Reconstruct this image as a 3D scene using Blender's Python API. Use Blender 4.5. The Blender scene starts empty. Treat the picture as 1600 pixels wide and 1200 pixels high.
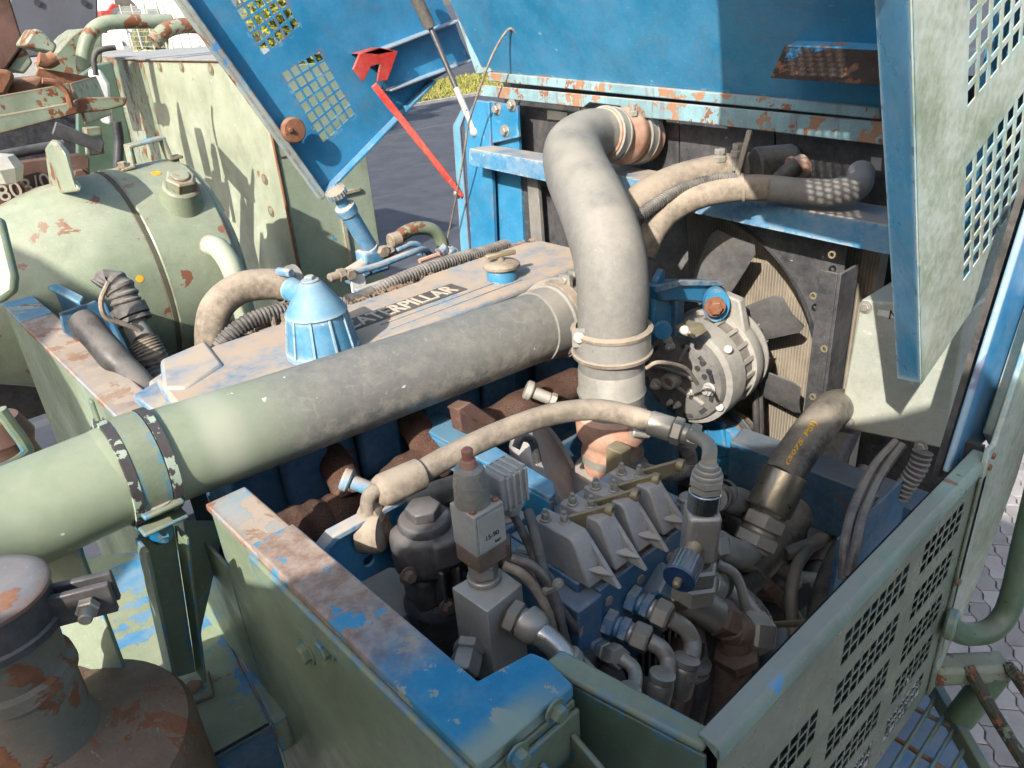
import bpy, bmesh, math, random
from mathutils import Vector, Matrix
from mathutils.geometry import tessellate_polygon
random.seed(7)
sc = bpy.context.scene
COL = sc.collection
# ---------------------------------------------------------------- camera
F_PX = 1200.0
pitch, roll, head = math.radians(26.7), math.radians(4.4), math.radians(49.4)
_h = Vector((math.cos(head), math.sin(head), 0)); _r = Vector((math.sin(head), -math.cos(head), 0)); _z = Vector((0, 0, 1))
CF = _h*math.cos(pitch) - _z*math.sin(pitch)
_u = _h*math.sin(pitch) + _z*math.cos(pitch)
CR = _r*math.cos(roll) - _u*math.sin(roll)
CU = _u*math.cos(roll) + _r*math.sin(roll)
cam_d = bpy.data.cameras.new('camera'); cam = bpy.data.objects.new('camera', cam_d); COL.objects.link(cam)
cam_d.sensor_width = 36; cam_d.lens = F_PX/1600*36; cam_d.clip_start = 0.02; cam_d.clip_end = 3000
cam.matrix_world = Matrix((CR, CU, -CF)).transposed().to_4x4()
sc.camera = cam
# ---------------------------------------------------------------- sky, sun, exposure
SUN = Vector((0.766, 0.315, -0.560)).normalized()          # direction in which the light travels
world = bpy.data.worlds.new('World'); sc.world = world; world.use_nodes = True
wn = world.node_tree.nodes; wl = world.node_tree.links
sky = wn.new('ShaderNodeTexSky'); sky.sky_type = 'NISHITA'; sky.sun_disc = False; sky.dust_density = 2.5; sky.ozone_density = .4
sky.sun_elevation = math.asin(-SUN.z); sky.sun_rotation = math.atan2(-SUN.x, -SUN.y)
wn['Background'].inputs[1].default_value = 0.15
wl.new(sky.outputs[0], wn['Background'].inputs[0])
sun_d = bpy.data.lights.new('sun', 'SUN'); sun_d.energy = 4.1; sun_d.angle = math.radians(0.5); sun_d.color = (1, .955, .88)
sun = bpy.data.objects.new('sun', sun_d); COL.objects.link(sun)
sun.rotation_euler = SUN.to_track_quat('-Z', 'Y').to_euler()
sc.view_settings.view_transform = 'Standard'; sc.view_settings.look = 'None'
sc.view_settings.exposure = 0.98; sc.view_settings.gamma = 1
sc.cycles.max_bounces = 4; sc.cycles.diffuse_bounces = 3; sc.cycles.glossy_bounces = 2; sc.cycles.caustics_reflective = False; sc.cycles.caustics_refractive = False
sc.cycles.use_adaptive_sampling = True; sc.cycles.adaptive_threshold = .03
GROUND = -3.8
# ---------------------------------------------------------------- pixel rays -> points at a known plane
def ray(u, v): return CF + CR*((u-800)/F_PX) + CU*((600-v)/F_PX)
def Z(u, v, z): d = ray(u, v); return d*(z/d.z)
def X(u, v, x): d = ray(u, v); return d*(x/d.x)
def Y(u, v, y): d = ray(u, v); return d*(y/d.y)
def D(u, v, t): return ray(u, v)*t
def V(*a): return Vector(a)
EX, EY, EZ = V(1, 0, 0), V(0, 1, 0), V(0, 0, 1)
# ---------------------------------------------------------------- mesh builder
def frame(ax):
    ax = ax.normalized(); t = EZ if abs(ax.z) < .9 else EX
    a = ax.cross(t).normalized(); return a, ax.cross(a).normalized(), ax
def spline(pts, n=8):
    pts = [Vector(p) for p in pts]
    if len(pts) == 2: return [pts[0].lerp(pts[1], i/n) for i in range(n+1)]
    out = []; P = [pts[0]*2-pts[1]] + pts + [pts[-1]*2-pts[-2]]
    for i in range(1, len(P)-2):
        a, b, c, d = P[i-1:i+3]
        for k in range(n):
            t = k/n
            out.append(.5*((2*b) + (c-a)*t + (2*a-5*b+4*c-d)*t*t + (3*b-a-3*c+d)*t**3))
    out.append(pts[-1]); return out
class MB:
    def __init__(s): s.v = []; s.f = []
    def add(s, vs, fs):
        o = len(s.v); s.v += [Vector(p) for p in vs]; s.f += [tuple(i+o for i in f) for f in fs]; return s
    def ob(s, o, a, b, c):                                # corner and three edges
        o, a, b, c = map(Vector, (o, a, b, c))
        return s.add([o, o+a, o+a+b, o+b, o+c, o+a+c, o+a+b+c, o+b+c], [(0,3,2,1),(4,5,6,7),(0,1,5,4),(1,2,6,5),(2,3,7,6),(3,0,4,7)])
    def cb(s, c, a, b, d):                                # centre and three full edges
        c, a, b, d = map(Vector, (c, a, b, d)); return s.ob(c-a/2-b/2-d/2, a, b, d)
    def bx(s, x0, x1, y0, y1, z0, z1): return s.ob((x0, y0, z0), (x1-x0, 0, 0), (0, y1-y0, 0), (0, 0, z1-z0))
    def prism(s, poly, e):
        poly = [Vector(p) for p in poly]; e = Vector(e); n = len(poly)
        return s.add(poly+[p+e for p in poly], [tuple(range(n))[::-1], tuple(range(n, 2*n))]+[(i, (i+1) % n, (i+1) % n+n, i+n) for i in range(n)])
    def bar(s, p, q, w, h, up=EZ):                        # beam from p to q
        p, q = Vector(p), Vector(q); d = q-p; a = d.cross(up).normalized()*w; b = a.cross(d).normalized()*h
        return s.ob(p-a/2-b/2, a, b, d)
    def tube(s, pts, r, seg=16, n=8, caps=True, raw=False, prof=None):
        P = [Vector(p) for p in pts] if raw else spline(pts, n)
        m = len(P); t0 = (P[1]-P[0]).normalized(); a, b, _ = frame(t0); rings = []
        for i, p in enumerate(P):
            t = (P[min(i+1, m-1)]-P[max(i-1, 0)]).normalized()
            q = t0.rotation_difference(t); a = q @ a; b = q @ b; t0 = t
            k = i/(m-1)
            if callable(r): R = r(k)
            elif isinstance(r, (list, tuple)):
                j = k*(len(r)-1); j0 = min(int(j), len(r)-2); R = r[j0]+(r[j0+1]-r[j0])*(j-j0)
            else: R = r
            rings.append([p+(a*math.cos(2*math.pi*j/seg)+b*math.sin(2*math.pi*j/seg))*R for j in range(seg)])
        vs = [v for g in rings for v in g]; fs = []
        for i in range(m-1):
            for j in range(seg):
                k = (j+1) % seg; fs.append((i*seg+j, i*seg+k, (i+1)*seg+k, (i+1)*seg+j))
        if caps: fs += [tuple(range(seg))[::-1], tuple(range((m-1)*seg, m*seg))]
        return s.add(vs, fs)
    def corr(s, pts, r, pitch=.012, amp=.12, seg=14):
        P = spline(pts, 24); L = sum((P[i+1]-P[i]).length for i in range(len(P)-1)); n = int(L/pitch)*4
        # resample evenly
        acc = [0]
        for i in range(len(P)-1): acc.append(acc[-1]+(P[i+1]-P[i]).length)
        Q = []; j = 0
        for i in range(n+1):
            d = L*i/n
            while j < len(P)-2 and acc[j+1] < d: j += 1
            Q.append(P[j].lerp(P[j+1], (d-acc[j])/max(1e-9, acc[j+1]-acc[j])))
        vals = [1, 1, 1-amp, 1-amp]
        return s.tube(Q, lambda k: r*vals[int(round(k*n)) % 4], seg, raw=True)
    def lathe(s, o, ax, prof, seg=24, closed=False, sx=1.0):
        o = Vector(o); a, b, c = frame(Vector(ax)); n = len(prof); vs = []; fs = []
        for r, h in prof:
            for j in range(seg):
                t = 2*math.pi*j/seg; vs.append(o+(a*math.cos(t)*sx+b*math.sin(t))*max(r, 1e-5)+c*h)
        for i in range(n if closed else n-1):
            k2 = (i+1) % n
            for j in range(seg):
                k = (j+1) % seg; fs.append((i*seg+j, i*seg+k, k2*seg+k, k2*seg+j))
        if not closed: fs += [tuple(range(seg))[::-1], tuple(range((n-1)*seg, n*seg))]
        return s.add(vs, fs)
    def cyl(s, o, ax, r, h, seg=20, c=.0):
        return s.lathe(o, ax, [(r-c, 0), (r, c), (r, h-c), (r-c, h)] if c else [(r, 0), (r, h)], seg)
    def hex(s, o, ax, r, h): return s.lathe(o, ax, [(r*.86, 0), (r, h*.12), (r, h*.88), (r*.86, h)], 6)
    def ring(s, o, ax, r, t, w, seg=32): return s.lathe(o, ax, [(r, -w/2), (r+t, -w/2), (r+t, w/2), (r, w/2)], seg, True)
    def bolt(s, o, ax, r, h=None, washer=True):
        o, ax = Vector(o), Vector(ax).normalized(); h = h or r*1.1
        if washer: s.cyl(o-ax*.001, ax, r*1.45, r*.25, 16)
        return s.lathe(o, ax, [(r, 0), (r, h*.85), (r*.85, h)], 6)
    def ball(s, c, r, seg=14, sz=1.0):
        n = 8; return s.lathe(Vector(c), EZ, [(r*math.sin(math.pi*i/n), -r*sz*math.cos(math.pi*i/n)) for i in range(n+1)], seg)
    def sheet(s, outer, holes, o, a, b, th):              # flat sheet with holes; 2D loops in axes a,b ; th thickness vector
        o, a, b, th = map(Vector, (o, a, b, th)); loops = [outer]+list(holes)
        tri = tessellate_polygon([[V(x, y, 0) for x, y in L] for L in loops])
        flat = [p for L in loops for p in L]; n = len(flat)
        vs = [o+a*x+b*y for x, y in flat]; vs += [p+th for p in vs]
        fs = [tuple(t) for t in tri]+[tuple(i+n for i in t[::-1]) for t in tri]
        k = 0
        for L in loops:
            m = len(L); fs += [(k+i, k+(i+1) % m, k+(i+1) % m+n, k+i+n) for i in range(m)]; k += m
        return s.add(vs, fs)
def lattice(mb, quad, nx, ny, gap, o, ax, bx, th):       # square holes in a quad, with real thickness
    A, B, C, E = [V(*q, 0) for q in quad]; o, ax, bx, th = map(Vector, (o, ax, bx, th))
    S = [0]+[k for i in range(nx) for k in ((i+gap/2)/nx, (i+1-gap/2)/nx)]+[1]; T = [0]+[k for i in range(ny) for k in ((i+gap/2)/ny, (i+1-gap/2)/ny)]+[1]
    w = len(S); vs = []; fs = []
    for t in T:
        for s in S:
            p = (A.lerp(B, s)).lerp(E.lerp(C, s), t); vs.append(o+ax*p.x+bx*p.y)
    n = len(vs); vs += [p+th for p in vs]
    for j in range(len(T)-1):
        for i in range(w-1):
            q = (j*w+i, j*w+i+1, (j+1)*w+i+1, (j+1)*w+i)
            if i % 2 and j % 2: fs += [(q[k], q[(k+1) % 4], q[(k+1) % 4]+n, q[k]+n) for k in range(4)]
            else: fs += [q, tuple(k+n for k in q[::-1])]
    mb.add(vs, fs)
ORIG = {}
def _finish(mb, name, m, org, bevel, smooth=35):
    me = bpy.data.meshes.new(name)
    bm = bmesh.new(); vs = [bm.verts.new(p-org) for p in mb.v]
    for f in mb.f:
        try: bm.faces.new([vs[i] for i in f])
        except ValueError: pass
    bmesh.ops.recalc_face_normals(bm, faces=bm.faces[:])
    bm.to_mesh(me); bm.free()
    me.polygons.foreach_set('use_smooth', [True]*len(me.polygons))
    me.set_sharp_from_angle(angle=math.radians(smooth))
    me.materials.append(m)
    o = bpy.data.objects.new(name, me); COL.objects.link(o)
    if bevel:
        b = o.modifiers.new('bevel', 'BEVEL'); b.width = bevel; b.segments = 2; b.limit_method = 'ANGLE'; b.angle_limit = math.radians(40); b.harden_normals = False
    return o
def thing(name, label, cat, loc, group=None):
    o = bpy.data.objects.new(name, None); COL.objects.link(o); o.location = loc; o.empty_display_size = .05
    o['label'] = label; o['category'] = cat
    if group: o['group'] = group
    ORIG[o.name] = Vector(loc); return o
def part(mb, name, m, parent, bevel=0, label=None, smooth=35, kind=None):
    org = ORIG[parent.name]; o = _finish(mb, name, m, org, bevel, smooth); o.parent = parent; ORIG[o.name] = org
    if label: o['label'] = label
    if kind: o['kind'] = kind
    return o
def solo(mb, name, m, label, cat, bevel=0, group=None, kind=None, smooth=35):
    xs = [p.x for p in mb.v]; ys = [p.y for p in mb.v]; zs = [p.z for p in mb.v]
    org = V((min(xs)+max(xs))/2, (min(ys)+max(ys))/2, min(zs))
    o = _finish(mb, name, m, org, bevel, smooth); o.location = org; ORIG[o.name] = org
    if kind: o['kind'] = kind
    if label: o['label'] = label
    if cat: o['category'] = cat
    if group: o['group'] = group
    return o
def text_mesh(txt, size, o, a, b, depth=.0008, bold=0.):           # letters as mesh, baseline start o, along a, up b
    cu = bpy.data.curves.new('lettering', 'FONT'); cu.body = txt; cu.size = size; cu.extrude = depth; cu.offset = size*bold
    ob = bpy.data.objects.new('lettering', cu); COL.objects.link(ob)
    bpy.context.view_layer.update()
    me = bpy.data.meshes.new_from_object(ob.evaluated_get(bpy.context.evaluated_depsgraph_get()))
    bpy.data.objects.remove(ob); bpy.data.curves.remove(cu)
    a = Vector(a).normalized(); b = Vector(b); b = (b-a*b.dot(a)).normalized(); c = a.cross(b); o = Vector(o)
    mb = MB(); mb.add([o+a*v.co.x+b*v.co.y+c*v.co.z for v in me.vertices], [tuple(p.vertices) for p in me.polygons])
    bpy.data.meshes.remove(me); return mb
# ---------------------------------------------------------------- materials
class NT:
    def __init__(s, name):
        s.m = bpy.data.materials.new(name); s.m.use_nodes = True; s.t = s.m.node_tree; s.n = s.t.nodes
        s.b = s.n['Principled BSDF']; s.geo = s.n.new('ShaderNodeNewGeometry'); s.pos = s.geo.outputs['Position']
    def L(s, a, b): s.t.links.new(a, b)
    def noise(s, scale, detail=5, rough=.6, dist=0, vec=None, stretch=None):
        v = vec or s.pos
        if stretch:
            mp = s.n.new('ShaderNodeMapping'); mp.inputs['Scale'].default_value = stretch; s.L(v, mp.inputs[0]); v = mp.outputs[0]
        t = s.n.new('ShaderNodeTexNoise'); t.inputs['Scale'].default_value = scale; t.inputs['Detail'].default_value = min(detail, 5)
        t.inputs['Roughness'].default_value = rough; t.inputs['Distortion'].default_value = dist; s.L(v, t.inputs['Vector']); return t.outputs['Fac']
    def step(s, x, lo, hi, a=0., b=1.):
        r = s.n.new('ShaderNodeMapRange'); r.interpolation_type = 'SMOOTHSTEP'; r.inputs[1].default_value = lo; r.inputs[2].default_value = hi
        r.inputs[3].default_value = a; r.inputs[4].default_value = b; s.L(x, r.inputs[0]); return r.outputs[0]
    def math(s, op, a, b=None, c=None):
        m = s.n.new('ShaderNodeMath'); m.operation = op
        for i, x in enumerate((a, b, c)):
            if x is None: continue
            if isinstance(x, (int, float)): m.inputs[i].default_value = x
            else: s.L(x, m.inputs[i])
        return m.outputs[0]
    def mix(s, fac, a, b, mode='MIX'):
        m = s.n.new('ShaderNodeMix'); m.data_type = 'RGBA'; m.blend_type = mode
        for i, x in ((0, fac), (6, a), (7, b)):
            if isinstance(x, (int, float)): m.inputs[i].default_value = x
            elif isinstance(x, (tuple, list)): m.inputs[i].default_value = (*x[:3], 1)
            else: s.L(x, m.inputs[i])
        return m.outputs[2]
    def nz(s):
        x = s.n.new('ShaderNodeSeparateXYZ'); s.L(s.geo.outputs['Normal'], x.inputs[0]); return x.outputs[2]
    def xyz(s):
        x = s.n.new('ShaderNodeSeparateXYZ'); s.L(s.pos, x.inputs[0]); return x.outputs
    def edge(s, rad=.006):
        bv = s.n.new('ShaderNodeBevel'); bv.samples = 4; bv.inputs[0].default_value = rad
        vm = s.n.new('ShaderNodeVectorMath'); vm.operation = 'DOT_PRODUCT'; s.L(bv.outputs[0], vm.inputs[0]); s.L(s.geo.outputs['Normal'], vm.inputs[1])
        return s.step(vm.outputs['Value'], .99, .85)
    def bump(s, h, st=.3, dist=.002):
        b = s.n.new('ShaderNodeBump'); b.inputs['Strength'].default_value = st; b.inputs['Distance'].default_value = dist
        s.L(h, b.inputs['Height']); s.L(b.outputs[0], s.b.inputs['Normal'])
    def out(s, col, rough=.6, metal=0., spec=.4):
        for k, x in (('Base Color', col), ('Roughness', rough), ('Metallic', metal), ('Specular IOR Level', spec)):
            i = s.b.inputs[k]
            if isinstance(x, (int, float)): i.default_value = x
            elif isinstance(x, (tuple, list)): i.default_value = (*x[:3], 1)
            else: s.L(x, i)
        return s.m
RUST = (.17, .065, .03); DUST = (.42, .335, .25); BLUE = (.015, .19, .365); GREEN = (.205, .25, .16); WHITE = (.7, .72, .68)
def paint(name, base, chip=None, chip_amt=0., chip_sc=9, rust=0., rust_sc=7, dust=0., dust_all=0., edge=None, edge_amt=.6, rough=.5, metal=0., bump=.15, var=.25, light=None, fade=None, dustc=DUST, streak=0., spec=.4, grime=.35, grimec=(.13, .10, .075), ripple=0.):
    t = NT(name)
    n1 = t.noise(3.5, 6, .65); n2 = t.noise(60, 4, .7); n3 = t.noise(16, 5, .6)
    dark = tuple(c*(1-var) for c in base); lite = light or tuple(min(1, c*(1+var*.8)+.015) for c in base)
    col = t.mix(t.step(n1, .3, .72), dark, lite)
    if fade: col = t.mix(t.math('MULTIPLY', t.step(t.noise(2.2, 4, .6), .42, .72), .8), col, fade)
    r = t.step(n3, .2, .8, rough-.1, rough+.16)
    sp = t.noise(150, 3, .7); col = t.mix(t.step(sp, .35, .7, 0., .22), col, tuple(c*.55 for c in base))
    if grime:
        gm = t.math('MULTIPLY', t.step(t.noise(5.5, 6, .75, .8), .46, .74), t.step(t.noise(38, 4, .7), .3, .62, .25, 1.)); col = t.mix(t.math('MULTIPLY', gm, grime), col, grimec)
    # fine pale scratches
    sc_ = t.step(t.noise(30, 2, .5, 0, None, (1.2, 1.2, 14)), .70, .735); sc2 = t.step(t.noise(24, 2, .5, 0, None, (13, 1, 1.6)), .71, .74)
    col = t.mix(t.math('MULTIPLY', t.math('MAXIMUM', sc_, sc2), .35), col, tuple(min(1, c*1.6+.08) for c in base))
    if dust_all: col = t.mix(t.math('MULTIPLY', t.step(t.math('ADD', t.math('MULTIPLY', t.noise(7, 5, .7), .55), t.math('MULTIPLY', t.noise(55, 4, .7), .45)), .36, .66), min(1., dust_all*1.15)), col, dustc)
    h = n2
    if ripple: h = t.math('ADD', h, t.math('MULTIPLY', t.noise(3.2, 1, .4), ripple*5.))
    eb = t.math('MULTIPLY', t.edge(.022), .13) if edge else None
    if chip:
        nz_ = t.noise(chip_sc, 8, .62, .3)
        if eb: nz_ = t.math('ADD', nz_, eb); chip_amt -= .03
        m = t.step(nz_, .69-chip_amt, .700-chip_amt); col = t.mix(m, col, chip); h = t.math('SUBTRACT', h, t.math('MULTIPLY', m, 1.2))
    if edge:
        e = t.math('MULTIPLY', t.math('MULTIPLY', eb, 7.), t.step(t.noise(24, 5, .7), .62-edge_amt*.3, .66-edge_amt*.3)); col = t.mix(e, col, edge)
    if streak:
        sm = t.math('MULTIPLY', t.step(t.noise(9, 5, .7, 0, None, (4, 4, .5)), .52, .75), streak); col = t.mix(sm, col, RUST)
    if rust:
        nr_ = t.noise(rust_sc, 9, .68, .4)
        if eb: nr_ = t.math('ADD', nr_, t.math('MULTIPLY', eb, .8)); rust -= .025
        m = t.step(nr_, .675-rust, .70-rust)
        rc = t.mix(t.noise(45, 6, .7), (.09, .035, .02), (.34, .15, .08)); col = t.mix(m, col, rc)
        r = t.math('MAXIMUM', r, t.math('MULTIPLY', m, .85)); h = t.math('ADD', h, t.math('MULTIPLY', t.math('MULTIPLY', m, n3), 1.5))
    if dust:
        m = t.math('MULTIPLY', t.step(t.nz(), .25, .95), t.math('MULTIPLY', t.step(t.noise(8, 8, .72), .25, .62), dust)); col = t.mix(m, col, dustc)
        r = t.math('MAXIMUM', r, t.math('MULTIPLY', m, .9))
    t.bump(h, bump, .003)
    return t.out(col, r, metal, spec)
M = {}
M['green'] = paint('green_paint', GREEN, chip=BLUE, chip_amt=.035, rust=.035, rust_sc=13, edge=(.1, .3, .5), edge_amt=.5, dust=.25, rough=.42, fade=(.33, .38, .30))
M['green_clean'] = paint('green_paint_smooth', (.185, .23, .15), ripple=1., chip=BLUE, chip_amt=.0, edge=BLUE, edge_amt=.35, dust=.2, rough=.36, var=.18)
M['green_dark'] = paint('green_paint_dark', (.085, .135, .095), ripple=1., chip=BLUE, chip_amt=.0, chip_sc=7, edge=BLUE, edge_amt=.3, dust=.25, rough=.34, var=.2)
M['green_chip'] = paint('green_paint_chipped', (.20, .25, .16), chip=(.01, .19, .42), chip_amt=.175, chip_sc=9, rust=.05, edge=BLUE, dust=.35, rough=.55, dustc=(.42, .40, .28))
M['green_rusty'] = paint('green_paint_rusty', (.215, .26, .175), chip=RUST, chip_amt=.15, chip_sc=11, rust=.11, edge=RUST, dust=.2, rough=.5, fade=(.36, .40, .33))
M['green_tank'] = paint('pale_green_paint', (.31, .335, .235), ripple=1., chip=(.09, .33, .52), chip_amt=.045, chip_sc=6, rust=.02, edge=(.2, .1, .06), edge_amt=.7, rough=.5, fade=(.45, .47, .37), var=.15)
M['green_house'] = paint('green_cast_paint', (.225, .265, .175), chip=(.20, .085, .05), chip_amt=.105, chip_sc=10, rust=.0, edge=RUST, edge_amt=.2, dust=.35, rough=.42, fade=(.31, .335, .25), dustc=(.40, .39, .31))
M['blue'] = paint('blue_paint', BLUE, ripple=1., chip=(.25, .4, .42), chip_amt=.01, chip_sc=20, rust=.005, rust_sc=12, edge=(.25, .14, .09), edge_amt=.25, dust=.35, rough=.36, var=.16, fade=(.05, .25, .42), dust_all=.08, dustc=(.30, .35, .36))
M['blue_dusty'] = paint('blue_paint_dusty', (.04, .22, .40), chip=(.3, .42, .45), chip_amt=.03, chip_sc=22, rust=.02, edge=(.4, .42, .4), edge_amt=.4, dust=.95, dust_all=.3, rough=.55)
M['blue_cover'] = paint('blue_paint_under_dust', (.06, .23, .38), dust=1.0, dust_all=.75, rough=.8, dustc=(.40, .305, .225), chip=(.13, .30, .42), chip_amt=.0, chip_sc=5)
M['blue_dark'] = paint('blue_paint_grimy', (.012, .10, .20), dust=.6, dust_all=.25, rough=.55, dustc=(.25, .23, .2), rust=.03)
M['blue_valve'] = paint('blue_paint_oily', (.02, .16, .33), dust=.8, dust_all=.3, rough=.42, dustc=(.30, .28, .25), edge=(.4, .4, .38), edge_amt=.3)
M['rail'] = paint('weathered_blue_rust', (.20, .33, .36), chip=(.30, .17, .10), chip_amt=.13, chip_sc=10, rust=.09, rust_sc=9, dust=.7, rough=.7, streak=.8)
M['beam_top'] = paint('worn_rusty_flange', (.30, .23, .18), chip=(.36, .28, .22), chip_amt=.2, chip_sc=5, rust=.14, rust_sc=6, dust=.5, dust_all=.2, edge=BLUE, edge_amt=1.0, rough=.75, fade=(.12, .34, .46))
M['cap_blue'] = paint('worn_blue_cap', BLUE, chip=(.28, .35, .30), chip_amt=.1, chip_sc=5, rust=.05, rust_sc=5, edge=(.3, .4, .33), dust=.2, rough=.4, fade=(.2, .38, .42))
M['rust'] = paint('rust', (.16, .07, .04), dust=.3, rough=.9, rust=.25, rust_sc=5, bump=.5, light=(.30, .16, .10))
M['rust_dark'] = paint('brown_plate', (.12, .06, .045), dust=.1, rough=.7, var=.4, bump=.2)
M['crust'] = paint('flaking_rust', (.045, .028, .02), chip=(.03, .12, .22), chip_amt=.09, chip_sc=9, rough=.9, rust=.1, rust_sc=14, bump=1.0)
M['lagging'] = NT('rusty_lagging')
t = M['lagging']; g = t.noise(420, 3, .8); g2 = t.noise(9, 5)
t.bump(t.math('ADD', g, t.math('MULTIPLY', t.noise(90, 4), .8)), 1., .004)
M['lagging'] = t.out(t.mix(t.step(g, .3, .7), (.035, .015, .011), t.mix(t.step(g2, .35, .65), (.15, .065, .04), (.25, .15, .105))), .95)
def pipe_mat():
    t = NT('green_to_grey_pipe'); x = t.xyz()[0]
    n = t.noise(7, 5, .65); n2 = t.noise(90, 5, .7)
    k = t.step(t.math('ADD', x, t.math('MULTIPLY', n, .22)), .52, .78)
    halo = t.math('MULTIPLY', t.step(x, .36, .40), t.step(x, .48, .42))
    gr = t.mix(t.step(n, .3, .7), (.215, .26, .17), (.275, .305, .215))
    gr = t.mix(t.math('MULTIPLY', halo, .45), gr, (.48, .47, .37))
    gy = t.mix(t.step(t.noise(30, 8, .75, .6), .3, .75), (.15, .148, .135), (.215, .205, .18)); gy = t.mix(t.math('MULTIPLY', t.step(t.noise(26, 3, .6, 0, None, (1, 9, 9)), .6, .72), .3), gy, (.33, .31, .26))
    c = t.mix(k, gr, gy); c = t.mix(t.math('MULTIPLY', t.step(t.nz(), -.2, .9), t.math('MULTIPLY', t.step(t.noise(16, 9, .8), .4, .75), .30)), c, (.36, .325, .26)); wsp = t.math('MAXIMUM', t.step(t.noise(22, 2, .4, 2.5, None, (1, 1, 1)), .685, .70), t.step(t.noise(40, 2, .4, 3.0, None, (.5, 1, 1)), .69, .705)); c = t.mix(t.math('MULTIPLY', wsp, t.math('MULTIPLY', k, .2)), c, (.40, .385, .34))
    c = t.mix(t.step(t.noise(48, 3, .5), .735, .75), c, (.62, .62, .56))
    sp = t.math('MULTIPLY', t.step(t.nz(), .3, -.35), t.math('MULTIPLY', k, t.step(t.noise(18, 8, .8), .4, .65))); c = t.mix(t.math('MULTIPLY', sp, .6), c, (.5, .43, .34))
    t.bump(n2, .12, .002); return t.out(c, t.step(n, .2, .8, .42, .62))
M['pipe'] = pipe_mat()
M['rubber'] = paint('dusty_grey_rubber', (.17, .163, .150), dust=.6, dust_all=.2, rough=.6, dustc=(.38, .34, .28), var=.08, grime=.15)
M['rubber_black'] = paint('black_rubber', (.02, .02, .022), dust=.5, dust_all=.25, rough=.5, dustc=(.25, .22, .19))
M['rubber_tan'] = paint('dusty_tan_hose', (.16, .13, .10), dust=.8, dust_all=.7, rough=.8, dustc=(.37, .30, .225))
M['conduit'] = paint('grey_conduit', (.05, .048, .047), dust=.7, dust_all=.3, rough=.6, dustc=(.33, .29, .25))
M['silicone'] = paint('orange_silicone', (.46, .20, .12), dust=.8, dust_all=.6, rough=.7, dustc=(.50, .385, .29))
M['steel'] = paint('dull_plated_steel', (.40, .38, .33), dust=.5, dust_all=.35, rough=.42, metal=.45, dustc=(.36, .31, .25), chip=(.42, .41, .38), chip_amt=.05, chip_sc=30)
M['steel_bright'] = paint('bright_steel', (.58, .57, .53), rough=.28, metal=.8, dust=.3, dust_all=.15)
M['steel_brown'] = paint('mud_caked_fitting', (.15, .10, .075), dust=.5, dust_all=.5, rough=.85, bump=.8, dustc=(.24, .17, .125), rust=.05)
M['brass'] = paint('dull_brass', (.30, .24, .13), dust=.5, dust_all=.4, rough=.5, metal=.4, dustc=(.35, .30, .22))
M['alu'] = paint('dusty_aluminium', (.50, .49, .46), dust=.6, dust_all=.4, rough=.42, metal=.25, dustc=(.46, .41, .34))
M['alu_grey'] = paint('grey_cast_housing', (.34, .345, .345), dust=.75, dust_all=.4, rough=.62, metal=.05, dustc=(.40, .34, .275), bump=.55, grime=.5)
M['alternator'] = paint('dusty_cast_alternator', (.27, .26, .24), dust=.5, dust_all=.55, rough=.65, metal=.15, dustc=(.40, .365, .31), bump=.25)
M['alt_dark'] = paint('alternator_back', (.10, .097, .093), dust=.4, dust_all=.4, rough=.7, dustc=(.27, .24, .21), bump=.3)
M['black'] = paint('black_paint', (.016, .018, .024), dust=.4, dust_all=.18, rough=.45, dustc=(.2, .19, .18))
M['black_panel'] = paint('dusty_black_panel', (.03, .032, .038), dust=.5, dust_all=.22, rough=.5, dustc=(.24, .22, .20), chip=(.3, .3, .3), chip_amt=-.02, chip_sc=40)
M['black_cast'] = paint('black_cast_metal', (.058, .058, .062), dust=.6, dust_all=.3, rough=.4, metal=.0, dustc=(.17, .15, .14), bump=.4)
M['red'] = paint('red_paint', (.50, .022, .018), chip=(.16, .07, .045), chip_amt=.055, chip_sc=16, fade=(.55, .08, .06), dust_all=.15, edge=(.32, .16, .1), edge_amt=.25, dust=.2, rough=.4, var=.12)
M['boxgrey'] = paint('grey_green_box', (.34, .36, .30), dust=.5, dust_all=.3, rough=.55, chip=(.45, .45, .4), chip_amt=.03, var=.1, dustc=(.46, .43, .35))
M['brushed'] = paint('green_white_scuffed', (.28, .325, .22), ripple=1., rough=.38, dust_all=.7, dustc=(.52, .55, .50), chip=BLUE, chip_amt=-.01, edge=(.25, .45, .5), edge_amt=.5, var=.15)
M['panel_lit'] = paint('side_panel_paint', (.15, .185, .135), ripple=1., rough=.3, dust_all=.3, dustc=(.34, .35, .28), chip=(.02, .22, .42), chip_amt=-.015, chip_sc=18, var=.15)  # side panel green, mottled with pale dust
M['paper'] = paint('sticker', (.42, .41, .37), rough=.7, dust_all=.3)
M['ink'] = paint('ink', (.02, .02, .02), rough=.6)
M['white'] = paint('white_plastic', (.75, .74, .70), rough=.5, dust_all=.15)
M['yellow'] = paint('yellow_paint', (.75, .42, .02), rough=.5)
M['chalk'] = paint('chalk', (.55, .50, .42), rough=.9)
M['blue_knob'] = paint('blue_anodised', (.03, .09, .24), rough=.35, metal=.5, dust=.4)
M['knob_steel'] = paint('knurled_steel', (.30, .31, .34), rough=.35, metal=.8, dust=.4)
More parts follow.
